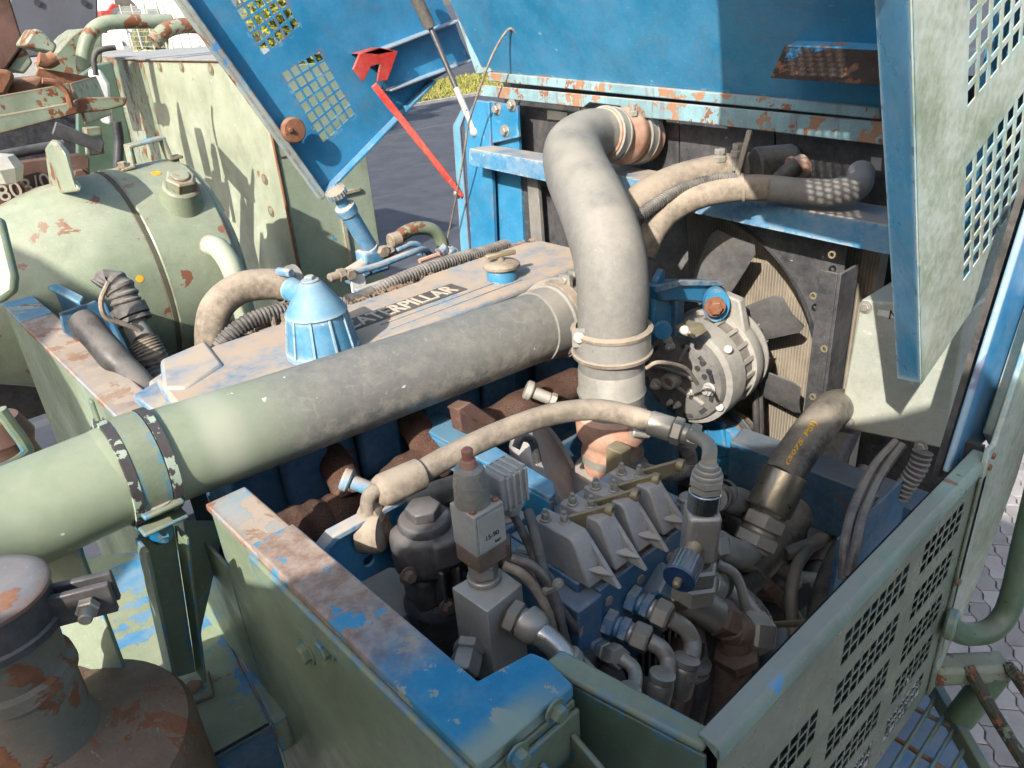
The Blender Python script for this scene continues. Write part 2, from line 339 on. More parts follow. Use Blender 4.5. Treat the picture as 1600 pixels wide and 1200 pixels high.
def core_mat():
    t = NT('radiator_core'); p = t.xyz()
    a = t.math('SINE', t.math('MULTIPLY', p[1], 2*math.pi/.011)); b = t.math('SINE', t.math('MULTIPLY', p[2], 2*math.pi/.0032))
    c = t.mix(t.step(a, .2, .9), (.22, .185, .135), (.38, .335, .27)); c = t.mix(t.math('MULTIPLY', t.step(b, -.3, .5), .35), c, (.17, .13, .09))
    c = t.mix(t.step(t.noise(6, 5), .4, .75), c, (.42, .34, .25)); t.bump(t.math('ADD', a, b), .6, .002); return t.out(c, .8)
M['core'] = core_mat()
# ================================================================ SETTING
def asphalt():
    t = NT('asphalt'); n = t.noise(2.0, 6); f = t.noise(140, 4, .8)
    c = t.mix(t.step(n, .3, .7), (.040, .044, .056), (.062, .066, .080)); c = t.mix(t.step(f, .55, .8), c, (.12, .12, .125))
    line = t.step(t.noise(.5, 3, .5, 0, None, (.25, 3, 1)), .60, .66); c = t.mix(t.math('MULTIPLY', line, .25), c, (.16, .16, .165))
    t.bump(f, .4, .006); return t.out(c, .85)
M['asphalt'] = asphalt()
g = MB(); g.add([(-300, -300, GROUND), (900, -300, GROUND), (900, 900, GROUND), (-300, 900, GROUND)], [(0, 1, 2, 3)])
solo(g, 'ground', M['asphalt'], None, None, kind='structure')
M['grass'] = paint('grass', (.10, .14, .02), var=.5, rough=.9, bump=1., light=(.24, .25, .045), chip=(.28, .25, .07), chip_amt=.2, chip_sc=3)
def grass(x0, x1, y0, y1, z, n, seed):
    r = random.Random(seed); mb = MB()
    mb.add([(x0, y0, z), (x1, y0, z), (x1, y1, z), (x0, y1, z)], [(0, 1, 2, 3)])
    for i in range(n):
        p = V(r.uniform(x0, x1), r.uniform(y0, y1), z); h = r.uniform(.08, .22); a = r.uniform(0, 6.3); w = .05
        d = V(math.cos(a)*w, math.sin(a)*w, 0); mb.add([p-d, p+d, p+V(r.uniform(-.1, .1), r.uniform(-.1, .1), h)], [(0, 1, 2)])
    return mb
solo(grass(17, 60, 28.0, 36, GROUND+.012, 12000, 1), 'grass_verge', M['grass'], 'short sunlit grass verge along the far side of the asphalt', 'grass', kind='stuff')
M['kerb'] = paint('concrete_kerb', (.32, .31, .29), rough=.85)
k = MB(); k.bx(17, 60, 27.8, 28.0, GROUND-.02, GROUND+.12); solo(k, 'kerb', M['kerb'], None, None, bevel=.01, kind='structure')
# ---- paving of interlocking concrete blocks on the right
M['paver'] = paint('concrete_paver', (.27, .25, .24), rough=.9, var=.16, bump=.6, dust=.25, dustc=(.33, .30, .28))
_t = M['paver'].node_tree; _oi = _t.nodes.new('ShaderNodeObjectInfo'); _mx = _t.nodes.new('ShaderNodeMix'); _mx.data_type = 'RGBA'; _mx.blend_type = 'MULTIPLY'; _mx.inputs[0].default_value = 1.
_rp = _t.nodes.new('ShaderNodeMapRange'); _rp.inputs[3].default_value = .72; _rp.inputs[4].default_value = 1.12; _t.links.new(_oi.outputs['Random'], _rp.inputs[0])
_bs = _t.nodes['Principled BSDF'].inputs['Base Color']; _src = _bs.links[0].from_socket; _t.links.new(_src, _mx.inputs[6]); _t.links.new(_rp.outputs[0], _mx.inputs[7]); _t.links.new(_mx.outputs[2], _bs)
M['sand'] = paint('joint_sand', (.13, .115, .10), rough=.95)
PA = math.radians(38); pa, pb = V(math.cos(PA), math.sin(PA), 0), V(-math.sin(PA), math.cos(PA), 0)
pv = MB(); pv.add([V(3.2, -3.0, GROUND+.004)+pa*x+pb*y for x, y in ((0, 0), (9, 0), (9, 7), (0, 7))], [(0, 1, 2, 3)])
pave = solo(pv, 'pavement', M['sand'], None, None, kind='structure')
pw, pl = .125, .25
zz = [0, .011, 0, -.011]
top = [(-pl/2+.004+(pl-.008)*k/8, zz[k % 4]) for k in range(9)]
sh = [(x, -pw/2+.004+z_) for x, z_ in top]+[(x, pw/2-.004+z_) for x, z_ in top[::-1]]; ns = len(sh)
pm = MB(); pm.add([V(x*.975, y*.96, .012) for x, y in sh]+[V(x, y, .008) for x, y in sh]+[V(x, y, -.004) for x, y in sh],
    [tuple(range(ns))]+[(i, (i+1) % ns, (i+1) % ns+ns, i+ns) for i in range(ns)]+[(i+ns, (i+1) % ns+ns, (i+1) % ns+2*ns, i+2*ns) for i in range(ns)])
pobj = None; rest = MB(); cnt = 0; cand = []
def px_of(p):
    d = p.dot(CF); return (800+F_PX*p.dot(CR)/d, 600-F_PX*p.dot(CU)/d) if d > .1 else (-9999, -9999)
for j in range(56):
    for i in range(36):
        c = V(3.2, -3.0, GROUND+.004)+pa*(pl*(i+.5+(j % 2)*.5))+pb*(pw*(j+.5))
        u, v = px_of(c)
        if 1330 < u < 1680 and 520 < v < 1300: cand.append((-(c.length), c))
cand.sort(key=lambda q: -q[0])
vis = sorted(cand, key=lambda q: -q[0])
for n, (_, c) in enumerate(vis):
    tilt = Matrix.Rotation(random.uniform(-.012, .012), 4, 'X') @ Matrix.Rotation(random.uniform(-.012, .012), 4, 'Y')
    mw = Matrix.Translation(c-ORIG[pave.name]+V(0, 0, .002+random.uniform(0, .002))) @ Matrix.Rotation(PA, 4, 'Z') @ tilt
    if n < 298:
        if pobj is None:
            pobj = _finish(pm, 'paver', M['paver'], V(0, 0, 0), 0); o = pobj
        else: o = pobj.copy(); COL.objects.link(o)
        o.parent = pave; o.matrix_local = mw
    else:
        rest.add([(mw @ p)+ORIG[pave.name] for p in pm.v], pm.f)
if rest.v: part(rest, 'pavers_far', M['paver'], pave, kind='stuff')
# ---- far background, seen between the tank and the trailer
def leafmat(name, a, b):
    t = NT(name); n = t.noise(3, 3); m = t.mix(t.step(n, .35, .65), a, b); t.b.inputs['Subsurface Weight'].default_value = 0
    return t.out(m, .7)
M['leaf'] = leafmat('leaf_green', (.04, .075, .012), (.11, .14, .02)); M['leaf_y'] = leafmat('leaf_yellow_green', (.10, .13, .015), (.30, .27, .03)); M['bark'] = paint('bark', (.10, .075, .05), rough=.95, bump=.8)
def tree(c, h, rad, m, label, seed, n=5200, leaf=.16):
    r = random.Random(seed); c = Vector(c); T = thing('tree', label, 'tree', c, 'trees beyond the yard')
    tr = MB(); tr.tube([c, c+V(.1, .05, h*.35), c+V(-.05, .1, h*.7)], [.22, .15, .06], 10)
    for k in range(7):
        a = r.uniform(0, 6.3); b = c+V(0, 0, h*r.uniform(.25, .5)); tr.tube([b, b+V(math.cos(a)*rad*.4, math.sin(a)*rad*.4, h*.15), b+V(math.cos(a)*rad*.75, math.sin(a)*rad*.75, h*.28)], [.09, .06, .02], 6, 4)
    part(tr, 'trunk', M['bark'], T)
    cl = [(V(r.gauss(0, .45)*rad, r.gauss(0, .45)*rad, h*(.62+r.uniform(-.34, .36))), r.uniform(.18, .42)*rad) for _ in range(26)]
    lf = MB()
    for i in range(n):
        p0, s = r.choice(cl); d = V(r.gauss(0, 1), r.gauss(0, 1), r.gauss(0, .8)).normalized()*s*r.uniform(.5, 1.0); p = c+p0+d
        a = V(r.gauss(0, 1), r.gauss(0, 1), r.gauss(0, 1)).normalized()*leaf*r.uniform(.6, 1.2); b = a.orthogonal().normalized()*leaf*.45
        lf.add([p-a, p+b, p+a, p-b], [(0, 1, 2, 3)])
    part(lf, 'crown', m, T, kind='stuff')
for i, (u, d, h, rad, m, lab) in enumerate([(430, 24, 5.4, 2.6, 'leaf_y', 'yellow-green tree seen through the upper vent of the raised hood wall'),
        (176, 75, 8.5, 5.0, 'leaf', 'dark green tree above the white truck, behind the yard'), (205, 80, 8.0, 4.5, 'leaf_y', 'pale green tree beside the white corrugated hall')]):
    p = Y(u, 40, d); tree((p.x, p.y, GROUND if i == 0 else -1.7), h-(0 if i == 0 else 1.6), rad, M[m], lab, 20+i, 6000 if i == 0 else 4000, .13 if i == 0 else .3)
M['yard'] = paint('yard_gravel', (.30, .285, .25), rough=.95, bump=.5)
q = MB(); q.add([(3, 26, GROUND-.01), (15.5, 26, GROUND-.01), (60, 120, -1.72), (8, 120, -1.72)], [(0, 1, 2, 3)]); q.add([(8, 120, -1.72), (60, 120, -1.72), (150, 420, -1.7), (20, 420, -1.7)], [(0, 1, 2, 3)])
solo(q, 'yard_slope', M['yard'], None, None, kind='structure')
M['hall'] = paint('white_cladding', (.72, .71, .67), rough=.6, var=.06, dust_all=.15)
def bpt(u, v, d): return Y(u, v, d)
def hall():
    T = thing('hall', 'white corrugated metal hall in the far background', 'building', bpt(235, 40, 62))
    a, b = bpt(196, 34, 62), bpt(330, 42, 56); dn = V(0, 0, 1); e = (b-a); e.z = 0; L = e.length; e.normalize(); nrm = V(-e.y, e.x, 0)
    w = MB(); base = V(a.x, a.y, -1.8); w.ob(base, e*L, nrm*14, dn*7); part(w, 'wall', M['hall'], T)
    r = MB()
    n = int(L/.75)
    for i in range(n): r.ob(base+e*(i*.75+.2)-nrm*.14+dn*.1, e*.32, nrm*.15, dn*6.9)
    part(r, 'cladding_rib', M['hall'], T)
    rf = MB(); rf.ob(base+dn*7-e*.4-nrm*.5, e*(L+.8), nrm*15, dn*.35); part(rf, 'roof', M['boxgrey'], T)
    dr = MB(); dr.ob(base+e*(L*.22)-nrm*.03, e*.35, nrm*.1, dn*6.5); part(dr, 'downpipe', M['black'], T)
hall()
M['glass'] = paint('dark_glass', (.03, .035, .04), rough=.1, var=.1)
M['carwhite'] = paint('white_vehicle_paint', (.78, .78, .76), rough=.25, var=.05)
def van(u, v, d, w, h, label, body='carwhite'):
    p = bpt(u, v, d); e = CR.copy(); e.z = 0; e.normalize(); n = V(-e.y, e.x, 0); T = thing('parked_vehicle', label, 'truck', p, 'vehicles parked far behind')
    b = MB(); prof = [(-w/2, .35), (w/2, .35), (w/2, h*.55), (w*.42, h*.62), (w*.30, h*.95), (w*.2, h), (-w/2, h)]
    b.prism([p+e*x+EZ*z for x, z in prof], n*1.9); part(b, 'body', M[body], T, bevel=.05)
    g_ = MB(); g_.prism([p+e*x+EZ*z-n*.02 for x, z in [(w*.05, h*.6), (w*.38, h*.62), (w*.28, h*.9), (w*.05, h*.9)]], n*.03); part(g_, 'side_window', M['glass'], T)
    for s in (-.3, .3):
        wl_ = MB(); wl_.cyl(p+e*(w*s)+EZ*.38-n*.04, n, .38, .25, 18); part(wl_, 'wheel', M['black'], T)
van(165, 45, 60, 5.0, 2.6, 'white box truck farthest left in the background yard')
van(186, 48, 54, 4.0, 1.9, 'white van parked in front of the corrugated hall')
cr = MB(); a, b = bpt(168, 27, 52), bpt(181, 9, 52); cr.bar(a, b, .35, .45); cr.cb(a, (.9, 0, 0), (0, .9, 0), (0, 0, .7)); solo(cr, 'lifting_arm', M['red'], 'red lifting arm raised among the white vehicles far behind', 'crane arm', .03)
bw = MB(); p = bpt(202, 22, 50); bw.prism([p+V(0, 0, 0)+CR*x+CU*z for x, z in [(-.75, -.35), (.75, -.35), (.7, .25), (.3, .42), (-.5, .4), (-.72, .1)]], (0, 1.2, 0)); solo(bw, 'black_tarpaulin_load', M['black'], 'dark covered load beside the white hall', 'load', .05)
M['debris'] = paint('pale_scrap', (.5, .5, .48), rough=.7)
for i, (u, v, sx, sz) in enumerate([(176, 62, 1.3, .5), (196, 60, 1.6, .35), (168, 70, 1.0, .4), (205, 66, 1.4, .3)]):
    pp = bpt(u, v, 38); m_ = MB(); m_.cb(pp, CR*sx, V(0, 1, 0), V(0, 0, sz)); m_.cb(pp+CR*.3+EZ*sz*.7, CR*sx*.5, V(0, .6, .1), V(.05, 0, sz*.5))
    solo(m_, 'pallet_stack', M['debris'], ['pale stack of material below the white truck', 'low pale stack right of the first, before the fence', 'smallest pale stack behind the curved rusty pipe', 'pale stack nearest the wire fence'][i], 'pallet stack', .02)
def fence():
    T = thing('wire_fence', 'thin wire mesh fence in front of the far hall', 'fence', bpt(230, 74, 30))
    a, b = bpt(205, 76, 30), bpt(262, 78, 27)
    for k in range(4):
        q_ = a.lerp(b, k/3); m_ = MB(); m_.cyl(q_, EZ, .03, 1.35, 8); part(m_, 'post', M['boxgrey'], T)
    w = MB()
    for k in range(9): w.tube([a+EZ*(.15*k+.08), b+EZ*(.15*k+.08)], .006, 4, 1)
    for k in range(28): q_ = a.lerp(b, k/27); w.tube([q_+EZ*.05, q_+EZ*1.3], .005, 4, 1)
    part(w, 'wire_mesh', M['boxgrey'], T)
fence()
hb = grass(7, 13, 30, 36, -3.4, 10, 3)
gb = MB(); r_ = random.Random(5)
for i in range(2500):
    p = bpt(r_.uniform(212, 262), r_.uniform(56, 78), r_.uniform(30, 34)); a = r_.uniform(0, 6.3); d_ = V(math.cos(a)*.05, math.sin(a)*.05, 0); gb.add([p-d_, p+d_, p+V(r_.uniform(-.1, .1), 0, .28)], [(0, 1, 2)])
solo(gb, 'weeds', M['grass'], 'yellow-green weeds growing along the wire fence', 'weeds', kind='stuff')

# ================================================================ MACHINE: walls of the engine bay
BT = -.8
def wall_near():
    T = thing('bay_wall', 'green engine bay wall with worn rusty top flange, running to the blue corner', 'machine wall', (.34, .9, -1.9))
    s = MB(); s.bx(.338, .346, .505, 1.285, -1.9, BT-.004); part(s, 'wall_sheet', M['green_clean'], T, .002)
    f1 = MB(); f1.bx(.332, .412, 1.075, 1.288, BT-.016, BT); f1.bx(.404, .412, 1.075, 1.288, BT-.06, BT-.017); part(f1, 'top_flange', M['beam_top'], T, .006)
    f2 = MB(); f2.prism([(.334, 1.10, BT-.018), (.416, 1.10, BT-.018), (.416, .60, BT-.018), (.498, .585, BT-.018), (.505, .56, BT-.018), (.498, .505, BT-.018), (.336, .505, BT-.018)], (0, 0, .024)); f2.bx(.408, .416, .605, 1.10, BT-.07, BT-.019)
    part(f2, 'corner_flange', M['corner'], T, .007, 'worn flange turning blue towards the corner')
    l = MB(); l.bx(.325, .3375, .506, 1.10, BT-.055, BT-.010); part(l, 'edge_strip', M['green_clean'], T, .005)
    e = MB(); e.bx(.352, .497, .503, .512, -1.9, BT-.02); part(e, 'end_sheet', M['green_clean'], T, .002)
    for u, v in ((482, 1018), (512, 1010)):
        b = MB(); b.bolt(X(u, v, .338), (-1, 0, 0), .017, .016); part(b, 'bolt', M['green_clean'], T)
    # hinge bracket with roller on the end sheet
    hb = MB(); c = Y(880, 1150, .503)
    hb.bx(.40, .497, .494, .502, BT-.105, BT-.03); part(hb, 'bracket_plate', M['green_clean'], T, .003)
    for u, v in ((868, 1110), (808, 1180)):
        b = MB(); b.bolt(Y(u, v, .494), (0, -1, 0), .012, .014); part(b, 'bolt', M['green_clean'], T)
    lug = MB()
    for x0 in (.418, .476):
        lug.prism([(x0, .494, BT-.06), (x0, .494, BT-.17), (x0, .45, BT-.165), (x0, .425, BT-.12), (x0, .44, BT-.08)], (.009, 0, 0))
    part(lug, 'hinge_lug', M['green_clean'], T, .003)
    ro = MB(); ro.lathe((.429, .452, BT-.118), EX, [(.012, 0), (.027, .002), (.030, .012), (.030, .034), (.027, .044), (.012, .046)], 24); part(ro, 'roller', M['rubber_black'], T)
    rp = MB(); rp.cyl((.41, .452, BT-.118), EX, .011, .088, 14, .002); part(rp, 'roller_pin', M['rust'], T)
    return T
def corner_mat():
    t = NT('rusty_flange_to_blue'); p = t.xyz(); n = t.noise(9, 8, .7, .5); n2 = t.noise(30, 6, .7)
    k = t.step(t.math('ADD', p[1], t.math('MULTIPLY', n, -.5)), .30, .62)
    ru = t.mix(t.step(n2, .3, .7), (.20, .12, .085), (.36, .28, .22)); ru = t.mix(t.step(t.noise(9, 7, .7), .57, .59), ru, (.05, .24, .40))
    bl = t.mix(t.step(n2, .3, .7), (.014, .175, .33), (.03, .22, .37)); bl = t.mix(t.step(t.noise(13, 7, .7), .56, .575), bl, (.28, .31, .27))
    c = t.mix(k, bl, ru)
    gz = t.step(t.math('ADD', t.math('MULTIPLY', p[1], 1.0), t.math('MULTIPLY', n, .05)), .585, .54)
    c = t.mix(t.math('MULTIPLY', gz, t.step(p[0], .52, .40)), c, (.25, .31, .25))
    c = t.mix(t.math('MULTIPLY', t.edge(.008), .7), c, t.mix(n2, (.25, .33, .26), (.05, .3, .55)))
    t.bump(n2, .3, .002); return t.out(c, t.step(n, .3, .7, .45, .75))
M['corner'] = corner_mat()
wall_near()
def wall_far():
    T = thing('bay_wall', 'green engine bay wall with rusty flange, beyond the air pipe', 'machine wall', (.34, 2.3, -1.9))
    s = MB(); s.bx(.338, .346, 1.66, 2.98, -1.9, BT-.004); part(s, 'wall_sheet', M['green'], T, .002)
    f = MB(); f.bx(.332, .430, 1.655, 2.72, BT-.016, BT); f.bx(.422, .430, 1.66, 2.72, BT-.08, BT-.017); part(f, 'top_flange', M['beam_top'], T, .005)
    f = MB(); f.bx(.332, .43, 2.724, 2.98, BT-.016, BT+.002); part(f, 'end_flange', M['cap_blue'], T, .005)
    f = MB(); f.bx(.338, .346, 1.29, 1.655, -1.9, -.955); part(f, 'lower_sheet', M['green_clean'], T, .002)
    sm = MB(); sm.bx(.330, .3375, 2.02, 2.05, -1.85, -.84); part(sm, 'seam_strip', M['green_clean'], T, .002)
wall_far()
def chan():
    T = thing('blue_channel', 'open blue steel channel above the far end of the bay wall', 'channel', X(60, 470, .55))
    a = [Z(u, v, -.79) for u, v in ((18, 410), (132, 468), (126, 478), (20, 424))]
    m_ = MB(); m_.prism(a, (0, 0, .012)); part(m_, 'rim', M['cap_blue'], T, .003)
    p, q = Z(22, 424, -.80), Z(130, 478, -.80); w = MB(); w.ob(p, q-p, V(.012, .004, 0), V(0, 0, -.28)); part(w, 'web', M['blue_dark'], T, .002)
    w = MB(); w.ob(Z(24, 418, -1.05), q-p, V(-.25, -.05, 0), V(0, 0, -.01)); part(w, 'floor_plate', M['blue_dark'], T, .002)
chan()
gp = MB(); gp.prism([D(u, v, 2.0) for u, v in ((-30, 330), (0, 340), (12, 390), (22, 430), (20, 455), (0, 470), (-30, 480))], CF*.03); solo(gp, 'green_guard', M['green_clean'], 'rounded green guard cut by the left picture edge beside the blue channel', 'guard', .01)
def near_plate():
    T = thing('end_panel', 'dark green end panel closing the bay between blue corner and perforated panel', 'machine panel', (.52, .44, -1.9))
    t1, t2 = V(.503, .565, -.802), V(.547, .338, -.806)
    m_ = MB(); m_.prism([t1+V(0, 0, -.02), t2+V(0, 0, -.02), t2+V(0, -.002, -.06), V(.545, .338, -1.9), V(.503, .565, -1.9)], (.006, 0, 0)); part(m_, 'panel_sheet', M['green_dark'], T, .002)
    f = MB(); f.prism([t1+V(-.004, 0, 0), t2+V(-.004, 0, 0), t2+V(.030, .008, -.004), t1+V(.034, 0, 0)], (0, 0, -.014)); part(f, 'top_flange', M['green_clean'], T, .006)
near_plate()
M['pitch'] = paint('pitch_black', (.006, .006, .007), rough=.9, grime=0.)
def side_panel():
    T = thing('side_panel', 'green side panel of the engine bay with blocks of square vent holes', 'machine panel', (1.0, .325, -1.4))
    holes = []; quads = []
    def patch(x0, x1, z0, z1, nx, nz):
        cw, ch = (x1-x0)/nx, (z1-z0)/nz; quads.append(([(x0, z0), (x1, z0), (x1, z1), (x0, z1)], nx, nz))
        for i in range(nx):
            for j in range(nz):
                a, b = x0+cw*i+cw*.085, z0+ch*j+ch*.085; w, h = cw*.83, ch*.83
                holes.append([(a, b), (a+w, b), (a+w, b+h), (a, b+h)])
    for r in range(5):
        z1 = -.853-.105*r; z0 = z1-.070
        patch(.872, 1.092, z0, z1, 8, 3); patch(1.146, 1.316, z0, z1, 6, 3)
        if r: patch(.600, .822, z0, z1, 8, 3)
    m_ = MB(); m_.sheet([(.552, -1.42), (1.405, -1.38), (1.405, BT-.006), (.552, BT-.006)], [k[0] for k in quads], (0, .3225, 0), EX, EZ, (0, .0012, 0))
    for k in quads: lattice(m_, k[0], k[1], k[2], .17, (0, .3225, 0), EX, EZ, (0, .0012, 0))
    part(m_, 'perforated_sheet', M['panel_lit'], T)
    lv = MB()
    for h in holes:                                           # pressed lip above every hole
        (a, b), (c, _), _, (_, d) = h
        lv.add([V(a, .3238, d+.0015), V(c, .3238, d+.0015), V(c, .3275, d-.0025), V(a, .3275, d-.0025), V(a, .3255, d+.001), V(c, .3255, d+.001)], [(0, 1, 2, 3), (3, 2, 5, 4)])
    part(lv, 'vent_lips', M['panel_lit'], T, kind='stuff')
    f = MB(); f.prism([(.552, .318, BT-.022), (.552, .3215, BT-.007), (.552, .328, BT), (.552, .352, BT), (.552, .352, BT-.03), (.552, .348, BT-.03), (.552, .348, BT-.006), (.552, .326, BT-.022)], (.853, 0, 0)); part(f, 'top_flange', M['green_edge'], T, .002)
    bk = MB(); bk.bx(.56, 1.40, .372, .376, -1.42, -.85); part(bk, 'inner_baffle', M['pitch'], T)  # black sheet added in place of the dark bay behind the holes
    g_ = MB(); g_.bx(1.36, 1.4045, .316, .3215, -1.38, BT-.03); part(g_, 'edge_strip', M['panel_lit'], T, .002)
    for u, v in ((1494, 908),):
        b = MB(); b.cyl(Y(u, v, .316), (0, -1, 0), .008, .008, 12, .002); part(b, 'latch_pin', M['steel_brown'], T)
    # next panel beyond the dark gap
    T2 = thing('corner_post', 'pale green corner post right of the dark gap beside the perforated panel', 'machine post', (1.49, .34, -1.75))
    m_ = MB(); m_.prism([Y(u, v, .316) for u, v in ((1548, 702), (1557, 694), (1640, 440), (1680, 440), (1589, 746), (1532, 900), (1466, 1052), (1462, 1042))], (0, .01, 0)); part(m_, 'post_sheet', M['brushed'], T2, .003)
    m_ = MB(); m_.bx(1.42, 1.432, .34, .385, -1.42, -.80); part(m_, 'inner_web', M['black'], T2)
    for z in (-.98, -.99): pass
    for u, v in ((1551, 712), (1545, 730)):
        b = MB(); b.cyl(Y(u, v, .316), (0, -1, 0), .006, .004, 10); part(b, 'rivet', M['rust'], T2)
M['green_edge'] = paint('green_edge_paint', (.20, .27, .215), chip=(.02, .30, .62), chip_amt=.035, chip_sc=14, dust=.75, rough=.4, dustc=(.27, .25, .215), rust=.01)
side_panel()
def jamb():
    T = thing('door_jamb', 'blue and green hood jamb rising at the right edge above the perforated panel', 'machine post', (1.45, .36, -.9))
    a = [Y(u, v, .37) for u, v in ((1482, 740), (1600, 365), (1640, 240), (1700, 240), (1640, 420), (1552, 680))]
    m_ = MB(); m_.prism(a, (0, .012, 0)); part(m_, 'jamb_face', M['jamb'], T, .004)
    b = [Y(u, v, .345) for u, v in ((1552, 682), (1640, 420), (1700, 240), (1720, 240), (1655, 450), (1575, 690), (1560, 700))]
    m_ = MB(); m_.prism(b, (0, .02, 0)); part(m_, 'outer_strip', M['brushed'], T, .004)
    c = [Y(u, v, .40) for u, v in ((1466, 745), (1582, 365), (1615, 260), (1632, 260), (1600, 365), (1484, 742))]
    m_ = MB(); m_.prism(c, (0, .012, 0)); part(m_, 'dark_seal', M['rubber_black'], T)
M['jamb'] = paint('jamb_blue', (.02, .27, .58), chip=(.28, .33, .27), chip_amt=.0, rust=.06, rust_sc=3.2, edge=(.45, .5, .42), edge_amt=1.2, rough=.35, dust_all=.2, var=.2)
jamb()
def side_inner():
    T = thing('inner_wall', 'blue inner side wall behind the control box and hood wall', 'machine wall', (2.0, .42, -1.8))
    m_ = MB(); m_.bx(2.17, 2.6, .525, .537, -.98, -.63); m_.bx(1.64, 2.6, .525, .537, -.62, .5); part(m_, 'wall_sheet', M['blue'], T)
side_inner()
def floor_inside():
    T = thing('bay_floor', 'grimy dark floor of the engine bay under hoses', 'machine floor', (1.4, 1.6, -1.9))
    m_ = MB(); m_.prism([(.36, .40, -1.92), (1.5, .40, -1.92), (1.5, .74, -1.92), (2.8, .74, -1.92), (2.8, 3.0, -1.92), (.36, 3.0, -1.92)], (0, 0, .02)); part(m_, 'floor_sheet', M['grime'], T)
    # blue longitudinal and cross beams on the floor
    b = MB(); p, q = Z(1140, 690, -1.35), Z(1440, 800, -1.35)
    b.ob(p, q-p, V(.11, .02, 0), V(0, 0, -.2)); part(b, 'cross_beam', M['blue_dark'], T, .006)
    b = MB(); b.bx(1.50, 1.88, .60, .612, -1.85, -1.2); part(b, 'side_plate', M['blue_dark'], T, .003)
    b = MB(); b.bx(2.62, 2.63, .68, 2.95, -1.9, -.3); part(b, 'rear_sheet', M['black'], T)
M['grime'] = paint('oily_grime', (.022, .020, .018), rough=.6, dust=.5, dustc=(.10, .085, .07), bump=.6)
floor_inside()
# ---- deck, pipe support and exhaust at lower left
def deck():
    T = thing('deck_plate', 'green deck plate with flaking paint showing blue, below the air pipe', 'deck', (.2, 1.6, -1.30))
    a = [Z(u, v, -1.28) for u, v in ((60, 880), (300, 850), (326, 940), (424, 1134), (300, 1205), (60, 1260))]
    m_ = MB(); m_.prism(a, (0, 0, -.014)); part(m_, 'plate', M['green_chip'], T, .003)
    e = MB(); p, q = a[3], a[4]; e.ob(p, q-p, V(.004, .012, 0), V(0, 0, -.16)); part(e, 'front_lip', M['blue_dark'], T)
    ch = MB(); ch.ob(a[2]+V(.005, 0, .002), a[3]-a[2], V(.03, .0, 0), V(0, 0, -.09)); part(ch, 'side_channel', M['green_chip'], T, .003)
deck()
def post():
    T = thing('pipe_support', 'green upright channel post carrying the air pipe clamp, base plate on the deck', 'support post', Z(302, 1085, -1.28))
    top1, top2 = Y(216, 838, 1.40), Y(272, 822, 1.40); b1, b2 = Y(266, 1062, 1.40), Y(306, 1050, 1.40)
    w = MB(); w.prism([top1, top2, b2, b1], (0, .008, 0)); part(w, 'web', M['green_clean'], T, .002)
    fl = MB(); fl.prism([top1, b1, b1+V(0, -.06, 0), top1+V(0, -.06, 0)], (-.007, 0, 0)); part(fl, 'flange', M['green_clean'], T, .002)
    fl = MB(); fl.prism([top2, b2, b2+V(0, -.045, 0), top2+V(0, -.06, 0)], (.007, 0, 0)); part(fl, 'flange', M['green_clean'], T, .002)
    g_ = MB(); g_.prism([top2+V(.02, .0, .0), top2+V(.10, .01, -.05), b2+V(.04, .0, .10), b2+V(.012, 0, .02)], (0, .007, 0)); part(g_, 'gusset', M['green_clean'], T, .002)
    bp = MB(); c = Z(303, 1078, -1.272); bp.cb(c, V(.07, -.02, 0), V(.02, .07, 0), V(0, 0, .012)); part(bp, 'base_plate', M['green_chip'], T, .003)
    bp = MB(); bp.cyl(c+V(0, 0, .006), EZ, .02, .006, 20, .003); part(bp, 'plug', M['rust'], T)
    cap = MB(); cc = Y(248, 800, 1.36); cap.cb(cc+V(0, .02, -.018), V(.085, 0, 0), V(0, .10, 0), V(0, 0, .009)); part(cap, 'saddle_plate', M['green_clean'], T, .004)
    nut = MB(); nut.hex(cc+V(0, -.005, -.05), EZ, .013, .03); part(nut, 'nut', M['green_chip'], T)
post()
def exhaust():
    c = Z(-34, 925, -.72); T = thing('exhaust_stack', 'rusty exhaust stack with flat round cap and black clamp at lower left corner', 'exhaust', V(c.x, c.y, -1.35))
    z = c.z
    m_ = MB(); m_.lathe(c, EZ, [(.0, 0), (.07, .002), (.088, -.002), (.092, -.006), (.092, -.012)], 40); part(m_, 'cap', M['exh_cap'], T)
    m_ = MB(); m_.lathe(c, EZ, [(.088, -.012), (.089, -.06), (.094, -.063), (.094, -.075)], 40); part(m_, 'band', M['black_cast'], T)
    m_ = MB(); m_.lathe(c, EZ, [(.090, -.075), (.076, -.082), (.072, -.15), (.080, -.156), (.082, -.176), (.074, -.18), (.074, -.27), (.085, -.33)], 40); part(m_, 'pipe', M['exh_pipe'], T)
    m_ = MB(); m_.lathe(c, EZ, [(.08, -.30), (.105, -.32), (.17, -.335), (.205, -.35), (.215, -.37), (.215, -.8)], 48); part(m_, 'silencer_body', M['exh_body'], T)
    l = MB(); e = V(.8, -.35, 0).normalized(); p = c+e*.08+V(0, 0, -.055); n = V(e.y, -e.x, 0)
    l.cb(p+e*.045-n*.012, e*.09, n*.012, V(0, 0, .055)); l.cb(p+e*.045+n*.016, e*.09, n*.012, V(0, 0, .055)); part(l, 'clamp_lug', M['black_cast'], T, .003)
    b = MB(); b.hex(p+e*.055+n*.023, n, .017, .016); b.cyl(p+e*.055+n*.036, n, .010, .022, 14, .002); part(b, 'clamp_bolt', M['steel'], T)
    g_ = MB(); g_.prism([D(u, v, 1.42) for u, v in ((12, 846), (112, 812), (128, 870), (200, 1064), (120, 1040), (90, 985), (40, 900))], CF*.012)
    solo(g_, 'heat_shield', M['green_clean'], 'flat green shield plate behind the rusty exhaust stack', 'shield plate', .002)
